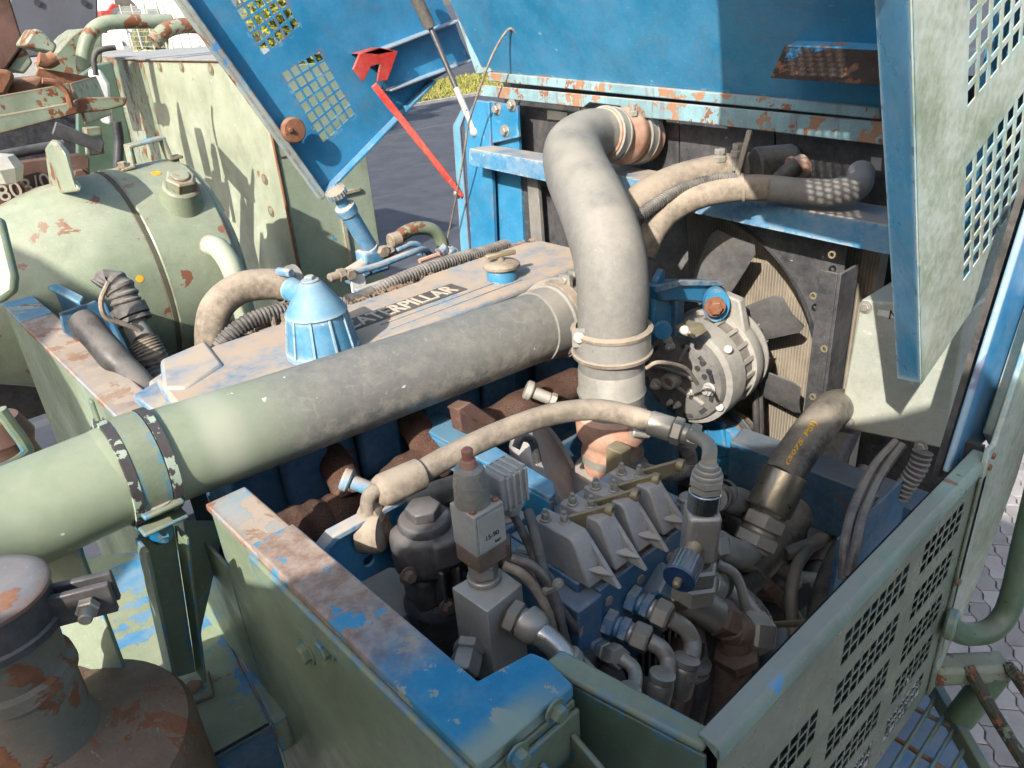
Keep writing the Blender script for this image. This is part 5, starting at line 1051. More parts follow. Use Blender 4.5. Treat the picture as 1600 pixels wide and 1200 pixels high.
def alublock():
    T = thing('manifold_block', 'plain aluminium manifold block with hose fittings in front of the filter', 'manifold', (.615, .82, -1.09))
    m_ = MB(); m_.prism([Z(u, v, -.9) for u, v in ((706, 918), (761, 956), (816, 913), (770, 880))], (0, 0, -.185)); part(m_, 'block', M['alu'], T, .002)
    p = Y(795, 960, .775); chain(T, p, V(.35, -1, -.25), [('hex', 'fitting_nut', .030, .022, 'steel'), ('cyl', 'collar', .024, .008, 'steel'), ('hex', 'fitting_nut', .030, .032, 'steel')])
    p = X(735, 1005, .565); chain(T, p, V(-.75, -.55, -.2), [('hex', 'fitting_nut', .028, .02, 'steel'), ('hex', 'fitting_nut', .027, .04, 'steel')])
    m_ = MB(); m_.lathe(V(.615, .80, -1.085), -EZ, [(.016, 0), (.016, .02), (.012, .035), (.008, .05)], 14); part(m_, 'drain_plug', M['steel'], T)
    H = thing('steel_pipe', 'bright bent steel pipe with crimped hose leaving the aluminium block', 'hydraulic pipe', Y(900, 1050, .62))
    pts = [Y(818, 968, .735), Y(845, 990, .70), Y(868, 1010, .675), Y(885, 1032, .655)]
    m_ = MB(); m_.tube(pts, .0205, 20); part(m_, 'tube', M['steel_bright'], H)
    m_ = MB(); d = pts[0]-pts[1]; m_.lathe(pts[0]-d*.1, -d, [(.030, 0), (.030, .02), (.025, .03), (.0215, .034)], 22); part(m_, 'sleeve', M['steel'], H)
    m_ = MB(); q = Y(882, 1027, .66); m_.lathe(q, (Y(905, 1052, .64)-q), [(.024, 0), (.027, .004), (.027, .016), (.023, .02), (.026, .028), (.026, .05)], 22); part(m_, 'ferrule', M['steel'], H)
    m_ = MB(); m_.tube([Y(893, 1042, .645), Y(915, 1062, .63), Y(940, 1090, .61), Y(950, 1140, .60)], .023, 16); part(m_, 'hose', M['rubber_black'], H)
alublock()
def solenoid():
    T = thing('pressure_valve', 'grey pressure valve with clear dome, red tip and marked label', 'valve', Z(757, 900, -.9))
    b = Z(757, 905, -.9); up = EZ
    p = chain(T, b, up, [('cyl', 'collar', .030, .012, 'steel'), ('hex', 'nut', .026, .030, 'steel'), ('cyl', 'neck', .020, .006, 'steel_brown')])
    m_ = MB(); m_.cb(p+EZ*.016, V(.062, 0, 0), V(0, .062, 0), V(0, 0, .034)); part(m_, 'brown_base', M['steel_brown'], T, .003)
    m_ = MB(); m_.cb(p+EZ*.075, V(.064, 0, 0), V(0, .064, 0), V(0, 0, .082)); bd = part(m_, 'body', M['alu_grey'], T, .003)
    m_ = MB(); m_.cb(p+V(.001, -.0335, .075), V(.056, 0, 0), V(0, .002, 0), V(0, 0, .066)); part(m_, 'label_plate', M['paper'], bd)
    tx = text_mesh('15-90', .013, p+V(-.016, -.0352, .062), EX, EZ, .0003); part(tx, 'lettering', M['ink'], bd)
    tx = text_mesh('bar', .010, p+V(.004, -.0352, .048), EX, EZ, .0003); part(tx, 'lettering', M['ink'], bd)
    for dx, dy in ((-.024, -.02), (.024, -.02), (.024, .022)):
        m_ = MB(); m_.cyl(p+V(dx, dy, .115), EZ, .006, .006, 10, .001); part(m_, 'screw', M['rust'], bd)
    q = p+EZ*.116
    m_ = MB(); m_.lathe(q+V(-.004, .004, 0), EZ, [(.030, 0), (.029, .04), (.024, .066), (.016, .070)], 24); part(m_, 'dome', M['dome'], T)
    m_ = MB(); m_.lathe(q+V(-.004, .004, .070), EZ, [(.014, 0), (.013, .012), (.009, .014), (.010, .030), (.006, .034)], 16); part(m_, 'red_tip', M['redtip'], T)
    C = thing('plug_connector', 'ribbed grey electric plug clipped to the side of the pressure valve', 'connector', p+V(.075, .01, .05))
    c = p+V(.078, .015, .105); m_ = MB(); m_.cb(c, V(.062, 0, 0), V(0, .052, 0), V(0, 0, .070)); part(m_, 'shell', M['alu_grey'], C, .006)
    for k in range(4):
        m_ = MB(); m_.cb(c+V(-.018+.014*k, -.027, 0), V(.005, 0, 0), V(0, .006, 0), V(0, 0, .066)); m_.cb(c+V(-.018+.014*k, 0, .036), V(.005, 0, 0), V(0, .05, 0), V(0, 0, .004)); part(m_, 'rib', M['alu'], C, .001)
    m_ = MB(); m_.lathe(c+V(.008, -.0, -.033), -EZ, [(.022, 0), (.024, .01), (.016, .03), (.009, .034)], 16); part(m_, 'gland', M['alu_grey'], C)
    m_ = MB(); m_.tube([c+V(.008, 0, -.06), c+V(.018, -.03, -.13), c+V(.02, -.06, -.2), c+V(.05, -.11, -.30)], .008, 10); part(m_, 'lead', M['conduit'], C)
M['dome'] = paint('hazy_plastic', (.22, .215, .19), rough=.25, dust_all=.4, dustc=(.34, .31, .26)); M['redtip'] = paint('red_brown_tip', (.33, .13, .09), rough=.6, dust_all=.4)
solenoid()
def bank():
    T = thing('valve_bank', 'blue hydraulic valve bank with four grey control housings in a row', 'valve block', (.93, .87, -1.4))
    m_ = MB(); m_.bx(.752, .818, .742, 1.0, -1.26, -1.002); part(m_, 'end_plate', M['blue_valve'], T, .004)
    m_ = MB(); m_.bx(.8195, 1.16, .750, 1.0, -1.25, -1.0); part(m_, 'body', M['blue_valve'], T, .003)
    m_ = MB(); m_.bx(.80, 1.14, .77, .98, -1.45, -1.2515); part(m_, 'finned_base', M['black_cast'], T, .003)
    for k in range(14):
        m_ = MB(); m_.bx(.81+k*.023, .82+k*.023, .752, .7695, -1.42, -1.262); part(m_, 'fin', M['black_cast'], T)
    cs = [Z(u, v, -.885) for u, v in ((874, 815), (916, 790), (952, 765), (992, 742))]
    for k, c in enumerate(cs):
        x0 = c.x-.024; w = .043; yb = c.y+.055
        y0 = .765; h = MB(); h.bx(x0-.004, x0+w+.006, y0+.01, yb, -.999, -.978); hs = part(h, 'housing_base', M['blue_valve'], T, .003)
        h = MB(); h.prism([(x0, yb-.003, -.9775), (x0, yb-.006, -.888), (x0, yb-.105, -.884), (x0, yb-.115, -.892), (x0, yb-.150, -.9775)], (w, 0, 0)); part(h, 'housing', M['alu_grey'], T, .004)
        h = MB(); h.prism([(x0+w*.84, yb-.110, -.895), (x0+w*.84, yb-.19, -.9775), (x0+w*.84, yb-.13, -.9775)], (.010, 0, 0)); part(h, 'rib', M['alu_grey'], T, .002)
        h = MB(); h.prism([(x0+w*.2, yb-.132, -.950), (x0+w*.84, yb-.145, -.950), (x0+w*.84, yb-.178, -.955), (x0+w*.5, yb-.15, -.955)], (0, 0, .005)); part(h, 'shelf_rib', M['alu_grey'], T, .001)
        for dx, dy in ((.012, -.030), (.030, -.062)):
            b = MB(); b.cyl((x0+dx, yb+dy, -.888), EZ, .011, .006, 14, .001); b.hex((x0+dx, yb+dy, -.883), EZ, .008, .014); b.cyl((x0+dx, yb+dy, -.870), EZ, .0045, .008, 10); part(b, 'stud', M['steel'], T)
        for dx in (.010, .040):
            b = MB(); b.lathe((x0+dx, y0+.022, -.978), EZ, [(.010, 0), (.010, .012), (.006, .012), (.006, .007)], 14); part(b, 'socket_screw', M['steel'], T)
        if True:
            a = MB(); p = V(x0+w*.80, yb-.060, -.890); q = p+V(.075, -.045, .004)
            a.prism([p+V(0, 0, .010), q+V(0, 0, .016), q+V(.0, 0, -.012), p+V(.01, 0, -.034)], (.004, .007, 0)); a.lathe(q+V(0, .010, .002), V(.35, -1, 0), [(.013, 0), (.014, .004), (.014, .016), (.007, .016), (.007, .008)], 16); part(a, 'lever_arm', M['brass'], T, .002)
    b = MB(); b.bolt((.792, .93, -1.0), EZ, .018, .014); part(b, 'bolt', M['steel'], T)
    m_ = MB(); m_.bx(.80, .88, 1.002, 1.09, -1.02, -.985); b_ = part(m_, 'pad', M['blue_valve'], T, .003)
    m_ = MB(); m_.bolt((.84, 1.04, -.985), EZ, .022, .016); part(m_, 'bolt', M['steel'], T)
    for u, v in ((950, 938), (1000, 905), (1045, 870)):
        b = MB(); b.cyl(Y(u, v, .7495), (0, -1, 0), .011, .004, 16, .001); part(b, 'port_plug', M['steel'], T)
    s = MB(); s.prism([Y(u, v, .7405) for u, v in ((905, 990), (911, 978), (911, 990), (906, 998))], (0, .001, 0)); part(s, 'paint_chip', M['paper'], T)
    # crumbs of dry leaves on top
    g_ = MB(); r = random.Random(4)
    for i in range(300):
        p = V(r.uniform(.84, 1.15), .757+abs(r.gauss(0, .022)), -.9985) if r.random() < .5 else V(r.uniform(1.0, 1.15), r.uniform(.78, .95), -.9985); s_ = r.uniform(.003, .009); a = r.uniform(0, 6.3); d1 = V(math.cos(a), math.sin(a), .3)*s_; d2 = V(-math.sin(a), math.cos(a), .2)*s_*.7
        g_.add([p-d1, p-d2+EZ*.002, p+d1, p+d2+EZ*.003], [(0, 1, 2, 3)])
    part(g_, 'leaf_crumbs', M['rust'], T, kind='stuff')
bank()
for i, (st, y0, pts, r, fer) in enumerate((
        ((948, 972), .745, ((1018, 1003), (1034, 1014), (1044, 1034), (1042, 1060)), .016, (1036, 1050, 1020, 1120)),
        ((985, 935), .745, ((1050, 968), (1070, 982), (1082, 1005), (1078, 1032)), .017, (1074, 1026, 1048, 1120)),
        ((930, 1012), .745, ((972, 1030), (988, 1042), (993, 1060), (988, 1085)), .013, (985, 1072, 975, 1130)),
        ((1012, 918), .80, ((1072, 958), (1088, 985), (1092, 1020), (1090, 1045)), .020, (1090, 1032, 1072, 1130)))):
    T = thing('hydraulic_hose', ['hydraulic hose with blue painted nuts, middle of three on the valve bank', 'hydraulic hose with pale brass nut, uppermost on the valve bank', 'smallest hydraulic hose, lowest on the valve bank', 'hydraulic hose with bare steel bend behind the uppermost one'][i], 'hydraulic hose', Y(fer[2], fer[3], .66), 'hoses on the valve bank')
    p0 = Y(*st, y0); e = Y(*pts[0], y0-.085); ax = (e-p0).normalized(); L = (e-p0).length
    pts3 = [e-ax*.005]+[Y(u, v, y0-.085-.018*(k+1)) for k, (u, v) in enumerate(pts[1:])]
    q = chain(T, p0-ax*.004, ax, [('hex', 'fitting_nut', r*1.75, L*.25, 'blue_valve' if i != 3 else 'steel'), ('cyl', 'fitting_body', r*1.3, L*.10, 'blue_valve' if i != 3 else 'steel'), ('hex', 'fitting_nut', r*1.55, L*.2, 'blue_valve' if i < 2 else 'steel'), ('cyl', 'fitting_body', r*1.25, L*.08, 'steel'), ('hex', 'union_nut', r*1.75, L*.37, 'steel')])
    m_ = MB(); m_.tube(pts3, r, 18); part(m_, 'bent_tube', M['steel'], T)
    yy = y0-.085-.018*3; a = Y(fer[0], fer[1], yy); b = Y(fer[2], fer[3], yy); d = b-a
    m_ = MB(); m_.lathe(a, d, [(r*1.15, 0), (r*1.5, .003), (r*1.5, .014), (r*1.35, .017), (r*1.55, .022), (r*1.6, .075), (r*1.45, .08)], 22); part(m_, 'ferrule', M['steel'], T)
    m_ = MB(); m_.tube([a+d.normalized()*.07, b, b+V(0, 0, -.3)], r*1.3, 16); part(m_, 'hose', M['rubber_tan'] if i == 1 else M['rubber_black'], T)
def tee():
    T = thing('needle_valve', 'steel needle valve stack with knurled blue knob beside the valve bank', 'valve', Y(1090, 930, .66))
    y = .66; b = Y(1082, 932, y); t = Y(1108, 718, y); up = (t-b).normalized(); L = (t-b).length
    p = chain(T, b, up, [('hex', 'nut', .046, L*.14, 'steel'), ('hex', 'nut', .042, L*.12, 'steel'), ('cyl', 'neck', .026, L*.06, 'steel_brown')])
    m_ = MB(); x_ = V(.70, -.71, 0); y_ = V(.71, .70, 0); m_.cb(p+up*L*.17, x_*.062, y_*.062, up*L*.34); part(m_, 'valve_body', M['steel'], T, .008)
    q = chain(T, p+up*L*.335, up, [('cyl', 'bright_sleeve', .030, L*.13, 'chrome'), ('hex', 'nut', .030, L*.05, 'steel'), ('hex', 'nut', .033, L*.05, 'steel'), ('cyl', 'collar', .028, L*.03, 'steel'), ('cyl', 'collar', .024, L*.03, 'steel'), ('cyl', 'collar', .018, L*.03, 'steel')])
    # knob
    k0 = p+up*L*.14-x_*0; ax = V(-.93, -.28, -.14).normalized()
    e = chain(T, k0+ax*.03, ax, [('thr', 'stem', .018, .028, 'brass')])
    m_ = MB(); m_.lathe(e, ax, [(.024, 0), (.026, .002), (.028, .050), (.024, .052)], 30); kn = part(m_, 'knob', M['knob_steel'], T)
    a_, b_, _ = frame(ax); fl = MB()
    for k in range(22):
        an = 2*math.pi*k/22; rd = a_*math.cos(an)+b_*math.sin(an); fl.cb(e+ax*.027+rd*.0275, ax*.046, rd*.003, ax.cross(rd)*.0035)
    part(fl, 'knurling', M['knob_steel'], kn)
    m_ = MB(); m_.lathe(e+ax*.050, ax, [(.020, 0), (.030, .001), (.030, .007), (.020, .008)], 30); part(m_, 'blue_ring', M['blue_knob'], kn)
    m_ = MB(); m_.lathe(e+ax*.056, ax, [(.008, 0), (.008, .014), (.005, .018)], 14); part(m_, 'tip', M['brass'], kn)
    return q, up
M['chrome'] = paint('chrome_sleeve', (.42, .46, .44), rough=.18, metal=.95, dust_all=.1)
topq, topd = tee()
def arc_hose():
    T = thing('hydraulic_hose', 'long tan hydraulic hose arching from the filter across to the needle valve', 'hydraulic hose', Y(600, 790, 1.05))
    pts = [(652, 742, 1.06), (700, 714, 1.06), (780, 676, 1.05), (860, 648, 1.02), (930, 640, .98), (985, 650, .93), (1022, 662, .88)]
    P = [Y(*p) for p in pts]; m_ = MB(); m_.tube(P, .0235, 20); part(m_, 'hose', M['rubber_tan'], T)
    a = Y(652, 742, 1.06); b = Y(600, 765, 1.06); m_ = MB(); m_.lathe(a+(a-b)*.1, b-a, [(.026, 0), (.031, .004), (.031, .085), (.027, .095), (.020, .10)], 20); part(m_, 'ferrule', M['rubber_tan'], T)
    m_ = MB(); m_.tube([b, Y(584, 768, 1.06), Y(575, 780, 1.06), Y(574, 800, 1.06)], .0135, 16); part(m_, 'elbow_tube', M['rubber_tan'], T)
    chain(T, Y(573, 792, 1.07), V(.35, -.1, -.9), [('hex', 'union_nut', .024, .035, 'rubber_tan'), ('cyl', 'stub', .017, .05, 'steel_brown')])
    c = Y(1015, 660, .89); d = Y(1085, 682, .80); e = d-c
    chain(T, c, e, [('cyl', 'ferrule', .027, .05, 'steel'), ('hex', 'nut', .030, .022, 'steel'), ('cyl', 'neck', .022, .014, 'steel'), ('hex', 'nut', .028, .022, 'steel')])
    m_ = MB(); m_.tube([d-e*.12, Y(1094, 685, .76), Y(1108, 698, .70), topq+topd*.004], .014, 14); part(m_, 'elbow_tube', M['steel'], T)
    H = thing('hydraulic_hose', 'short black and tan hose running under the long arched hose', 'hydraulic hose', Y(640, 790, 1.12)); m_ = MB(); m_.tube([Y(600, 815, 1.12), Y(640, 790, 1.12), Y(690, 768, 1.12), Y(745, 755, 1.12), Y(800, 770, 1.10)], .026, 18); part(m_, 'hose', M['sleeve_brown'], H)
arc_hose()
def fittings_right():
    T = thing('pipe_tee', 'big brown mud-caked tee fitting with pipe dropping beside the perforated panel', 'pipe fitting', Y(1110, 1120, .62))
    p = Y(1020, 905, .74); q = Y(1120, 965, .66)
    chain(T, p, q-p, [('hex', 'nut', .040, .035, 'blue_valve'), ('hex', 'nut', .042, .05, 'steel')])
    m_ = MB(); m_.tube([Y(1065, 930, .70), Y(1100, 950, .68), Y(1128, 968, .66)], .036, 18); part(m_, 'body', M['steel'], T)
    chain(T, Y(1118, 962, .665), Y(1180, 990, .62)-Y(1118, 962, .665), [('hex', 'brown_nut', .042, .045, 'steel_brown')])
    m_ = MB(); m_.tube([Y(1140, 975, .645), Y(1150, 990, .635), Y(1148, 1020, .63), Y(1135, 1060, .63), Y(1120, 1110, .63), Y(1100, 1180, .63), Y(1090, 1260, .62)], [.04, .043, .043, .046, .044, .044, .044], 18); part(m_, 'drop_pipe', M['steel_brown'], T)
    a = Y(1145, 985, .635); b = Y(1192, 990, .60); chain(T, a, b-a, [('cyl', 'neck', .036, .03, 'steel_brown'), ('hex', 'end_cap', .046, .055, 'steel')])
    chain(T, Y(1150, 1015, .62), V(.2, -.1, -1), [('hex', 'clamp_nut', .050, .03, 'steel_brown')])
    # bright bend going down behind the tee
    H = thing('bend_pipe', 'shiny bent steel pipe with hose hanging behind the brown tee', 'hydraulic pipe', Y(1200, 1060, .72))
    chain(H, Y(1085, 905, .80), Y(1140, 925, .76)-Y(1085, 905, .80), [('hex', 'nut', .046, .04, 'steel'), ('cyl', 'collar', .042, .035, 'steel')])
    m_ = MB(); m_.tube([Y(1130, 918, .77), Y(1160, 938, .745), Y(1185, 965, .73), Y(1198, 1000, .72)], .031, 20); part(m_, 'bend', M['steel_bright'], H)
    m_ = MB(); d = Y(1204, 1050, .72)-Y(1197, 995, .72); m_.lathe(Y(1197, 992, .72), d, [(.033, 0), (.040, .004), (.040, .02), (.036, .03)], 20); part(m_, 'ferrule', M['steel'], H)
    m_ = MB(); m_.tube([Y(1198, 1005, .72), Y(1200, 1060, .72), Y(1195, 1120, .70), Y(1190, 1200, .7)], .036, 18); part(m_, 'hose', M['rubber_black'], H)
    # large pressure hose
    G = thing('pressure_hose', 'thick black pressure hose with yellow print, looping up and back down', 'hydraulic hose', Y(1150, 860, .78))
    pts = [Y(1222, 745, .80), Y(1248, 705, .80), Y(1275, 668, .80), Y(1300, 640, .82), Y(1318, 636, .88), Y(1322, 660, .92), Y(1300, 710, .92), Y(1265, 770, .92), Y(1230, 830, .92), Y(1180, 890, .92), Y(1130, 940, .92)]
    m_ = MB(); m_.tube(pts, .0505, 28); part(m_, 'hose', M['hose_worn'], G)
    a = Y(1228, 738, .80); b = Y(1200, 800, .80); d = b-a
    m_ = MB(); m_.lathe(a, d, [(.053, 0), (.058, .004), (.059, .10), (.056, .108), (.050, .11), (.044, .125)], 28); part(m_, 'ferrule', M['brass_ferrule'], G)
    e = a+d.normalized()*.12; e = chain(G, e, d, [('hex', 'nut', .056, .04, 'steel'), ('cyl', 'neck', .044, .012, 'steel'), ('hex', 'nut', .058, .035, 'steel'), ('cyl', 'collar', .044, .01, 'steel')])
    m_ = MB(); m_.tube([e-d.normalized()*.01, Y(1180, 848, .80), Y(1160, 865, .80), Y(1138, 860, .80), Y(1120, 850, .81)], .036, 20); part(m_, 'elbow_tube', M['steel'], G)
    chain(G, Y(1122, 851, .81), V(-.7, .1, .25), [('hex', 'nut', .042, .04, 'steel')])
    o = Y(1236, 708, .757); dirx = (Y(1290, 643, .775)-o).normalized()
    upv = (Y(1226, 700, .77)-o); tx = text_mesh('(5075 PSI)', .040, o, dirx, upv, .0006, .02)
    # bend the print onto the hose surface
    C0, C1 = pts[0], pts[3]; dd = (C1-C0).normalized(); nv = []
    for v in tx.v:
        best = None; spl = SPL
        bp = min(spl, key=lambda q_: (q_-v).length); r_ = v-bp; nv.append(bp+r_.normalized()*.0512)
    tx.v = nv; part(tx, 'printing', M['yellow'], G)
M['hose_worn'] = paint('worn_black_hose', (.016, .016, .018), dust_all=.5, rough=.38, dust=.7, dustc=(.30, .255, .195), var=.3, chip=(.26, .22, .17), chip_amt=.07, chip_sc=7)
M['brass_ferrule'] = paint('dirty_brass_ferrule', (.34, .31, .24), rough=.32, metal=.8, dust_all=.3, dust=.4, dustc=(.28, .22, .15))
SPL = spline([Y(1222, 745, .80), Y(1248, 705, .80), Y(1275, 668, .80), Y(1300, 640, .82), Y(1318, 636, .88), Y(1322, 660, .92)], 24)
fittings_right()
def pump_right():
    T = thing('hydraulic_pump', 'grimy hydraulic pump flange with upright hose spigot deep in the bay', 'pump', Y(1200, 960, .95))
    c = Y(1205, 905, .95); m_ = MB(); m_.prism([c+V(x, y, -.03) for x, y in ((-.11, .02), (-.06, -.06), (.06, -.08), (.12, -.02), (.06, .07), (-.05, .08))], (0, 0, .03)); part(m_, 'flange', M['steel_brown'], T, .008)
    m_ = MB(); m_.lathe(c, EZ, [(.045, 0), (.042, .01), (.042, .085), (.030, .09), (.028, .16)], 26); part(m_, 'spigot', M['rubber_black'], T)
    for dx, dy in ((-.07, .02), (.07, -.04), (.05, .04), (-.04, -.03)):
        b = MB(); b.bolt(c+V(dx, dy, 0), EZ, .02, .02); part(b, 'flange_bolt', M['steel_brown'], T)
    m_ = MB(); m_.lathe(c+V(0, 0, -.031), -EZ, [(.13, 0), (.15, .03), (.15, .3)], 30); part(m_, 'pump_body', M['grime'], T)
    H = thing('pipe_elbow', 'dull pipe with coupling and hose leaning over the hydraulic pump', 'pipe', Y(1300, 870, .9))
    m_ = MB(); m_.tube([Y(1220, 842, 1.0), Y(1265, 862, .98), Y(1300, 872, .95)], .033, 18); part(m_, 'upper_pipe', M['steel_brown'], H)
    chain(H, Y(1290, 868, .94), V(.7, -.3, .25), [('hex', 'nut', .036, .05, 'steel')])
    m_ = MB(); m_.tube([Y(1300, 855, .92), Y(1280, 890, .90), Y(1250, 945, .86), Y(1225, 1010, .82), Y(1215, 1060, .80)], .040, 18); part(m_, 'hose', M['rubber_black'], H)
    m_ = MB(); m_.ring(Y(1284, 883, .903), Y(1250, 945, .86)-Y(1280, 890, .90), .04, .005, .05, 22); part(m_, 'coupling', M['steel_brown'], H)
    m_ = MB(); m_.tube([Y(1130, 775, .98), Y(1160, 778, .98), Y(1190, 800, .98), Y(1240, 805, .95), Y(1290, 790, .95), Y(1330, 765, .95), Y(1350, 735, .97)], .028, 18); solo(m_, 'grey_hose', M['rubber'], 'grey hose snaking behind the pressure hose to the control box', 'hose')
    m_ = MB(); m_.tube([Y(1125, 815, 1.0), Y(1160, 822, 1.0), Y(1180, 850, 1.0), Y(1170, 900, 1.0)], .022, 14); solo(m_, 'thin_black_hose', M['rubber_black'], 'thin black hose curving below the grey hose', 'hose')
    m_ = MB(); m_.corr([Y(1040, 670, 1.0), Y(1065, 690, 1.0), Y(1078, 715, 1.0), Y(1072, 735, 1.0), Y(1040, 742, 1.0), Y(1005, 735, 1.0)], .02, .012); solo(m_, 'conduit', M['conduit'], 'black ribbed conduit curling below the alternator', 'conduit')
    m_ = MB(); m_.tube([Y(1180, 978, .70), Y(1230, 975, .60), Y(1290, 972, .48), Y(1310, 970, .42)], .008, 8); solo(m_, 'yellow_wire', M['brass'], 'dirty yellow wire crossing to the perforated panel', 'wire')
    for i, dy in enumerate((0, .014, .03)):
        m_ = MB(); m_.tube([Y(790+8*i, 868-3*i, .93), Y(830+7*i, 890-8*i, .88), Y(858+5*i, 925-6*i, .83), Y(872+4*i, 975, .78), Y(880+5*i, 1010, .76)], .0075, 8); solo(m_, 'control_cable', M['conduit'] if i else M['rubber_tan'], ['brown control cable, leftmost of three beside the valve bank', 'grey control cable, middle of three beside the valve bank', 'grey control cable, rightmost of three beside the valve bank'][i], 'cable', group='control cables')
    ex = [('grey_cable', 'conduit', .008, ((800, 872, .80), (838, 888, .76), (866, 930, .73), (880, 985, .71), (890, 1040, .70)), 'grey cable looping in front of the valve bank end plate'),
          ('brown_cable', 'rubber_tan', .009, ((786, 884, .80), (820, 900, .77), (852, 945, .735), (866, 995, .72), (872, 1050, .71)), 'brown cable looping between aluminium block and valve bank'),
          ('black_cable', 'rubber_black', .010, ((826, 800, .86), (840, 850, .80), (852, 905, .75), (868, 960, .725), (884, 1010, .715)), 'black cable dropping beside the grey electric plug'),
          ('black_hose', 'rubber_black', .030, ((1180, 905, .86), (1150, 935, .84), (1135, 985, .82), (1150, 1060, .80)), 'black hose diving under the brown tee fitting'),
          ('grey_tube', 'rubber', .018, ((1265, 855, .84), (1245, 885, .80), (1236, 930, .76), (1240, 990, .72)), 'grey tube hanging in front of the hydraulic pump'),
          ('black_hose', 'rubber_black', .034, ((1330, 830, .80), (1305, 880, .74), (1285, 940, .68), (1275, 1010, .62)), 'black hose close to the perforated panel'),
          ('brown_hose', 'sleeve_brown', .022, ((1100, 790, .98), (1140, 812, .95), (1190, 870, .92), (1240, 900, .90), (1300, 905, .86)), 'brown hose crossing low behind the pressure hose'),
          ('thin_wire', 'rubber_tan', .005, ((1010, 575, 1.05), (1030, 566, 1.02), (1070, 575, 1.02), (1090, 600, 1.03)), 'thin wire across the back of the alternator'),
          ('black_lead', 'rubber_black', .007, ((1335, 905, .62), (1330, 860, .66), (1345, 800, .70), (1362, 745, .72)), 'black lead hanging beside the perforated panel'),
          ('black_hose', 'rubber_black', .022, ((900, 1050, .70), (925, 1030, .74), (960, 1060, .70), (970, 1130, .66)), 'short black hose under the valve bank')]
    ex += [('tan_hose', 'rubber_tan', .020, ((1150, 880, .90), (1190, 905, .86), (1240, 960, .80), (1262, 1010, .72)), 'tan hose slanting down across the hydraulic pump'),
           ('grey_hose', 'rubber', .024, ((1345, 790, .86), (1310, 820, .84), (1270, 850, .84), (1225, 865, .88)), 'grey hose joining the pump from the control box side'),
           ('wrapped_hose', 'steel_brown', .036, ((1075, 1000, .70), (1068, 1050, .68), (1052, 1110, .66), (1040, 1190, .65)), 'brown wrapped hose hanging left of the mud-caked tee'),
           ('steel_line', 'steel', .012, ((1120, 880, .78), (1150, 900, .74), (1165, 950, .70), (1168, 1010, .68)), 'thin steel line beside the shiny bent pipe'),
           ('black_cable', 'conduit', .009, ((1390, 760, .80), (1360, 800, .76), (1340, 860, .70), (1300, 930, .64)), 'dark cable sagging along the inside of the perforated panel')]
    ex += [('black_hose', 'rubber_black', .024, ((1100, 1035, .66), (1092, 1080, .64), (1078, 1140, .63), (1070, 1200, .62)), 'black hose end between the brown tee and the green end panel'),
           ('tan_hose', 'rubber_tan', .020, ((1015, 1060, .68), (1010, 1100, .66), (1000, 1150, .65), (995, 1210, .64)), 'dusty hose descending behind the green end panel, left of the others'),
           ('black_hose', 'rubber_black', .026, ((1215, 985, .66), (1205, 1040, .62), (1190, 1100, .58), (1180, 1180, .56)), 'black hose descending right of the brown tee')]
    for n_, mt, r_, pts_, lb in ex:
        m_ = MB(); m_.tube([Y(*p) for p in pts_], r_, 12); solo(m_, n_, M[mt], lb, 'cable' if r_ < .012 else 'hose')
    T3 = thing('cable_clip', 'steel clip tying the cables beside the valve bank', 'clip', Y(862, 925, .72)); m_ = MB(); m_.bar(Y(850, 925, .735), Y(876, 912, .73), .012, .008); m_.bolt(Y(872, 912, .725), V(-.5, -.8, .3), .007, .008); part(m_, 'strap', M['steel'], T3)
    m_ = MB(); m_.tube([Y(806, 700, 1.1), Y(815, 684, 1.1), Y(832, 690, 1.1), Y(840, 720, 1.1)], .010, 10); solo(m_, 'small_pipe', M['conduit'], 'small bent pipe beside the turbo housing', 'pipe')
    m_ = MB(); c = Y(865, 735, 1.2); m_.lathe(c, V(.6, -.6, .45), [(.04, -.08), (.12, -.06), (.155, -.02), (.16, 0), (.155, .012), (.14, .02), (.135, .01), (.02, .008)], 40); solo(m_, 'turbo_housing', M['alu_grey'], 'round grey turbo housing left of the orange boot', 'turbocharger')
    m_ = MB(); m_.bx(1.2, 1.24, 1.02, 1.07, -1.4, -.99); solo(m_, 'brass_bracket', M['brass'], 'dull brass bracket standing right of the orange boot', 'bracket', .003)
    m_ = MB(); m_.cyl(Y(1075, 815, .80), EZ, .022, .07, 16, .005); m_.hex(Y(1075, 800, .80), EZ, .02, .02); solo(m_, 'relief_cap', M['steel'], 'capped steel relief fitting behind the needle valve', 'fitting')
    T2 = thing('hose_end', 'taped hose end clamped behind the needle valve', 'hose', Y(1130, 800, .86)); m_ = MB(); a = Y(1118, 780, .86); m_.tube([a, Y(1140, 785, .87), Y(1175, 800, .9)], .030, 16); part(m_, 'hose', M['rubber'], T2)
    m_ = MB(); m_.ring(a+V(.012, 0, 0), Y(1140, 785, .87)-a, .03, .006, .014, 20); m_.ring(a+V(.035, 0, 0), Y(1140, 785, .87)-a, .03, .005, .008, 20); part(m_, 'clamp', M['rubber_black'], T2)
pump_right()
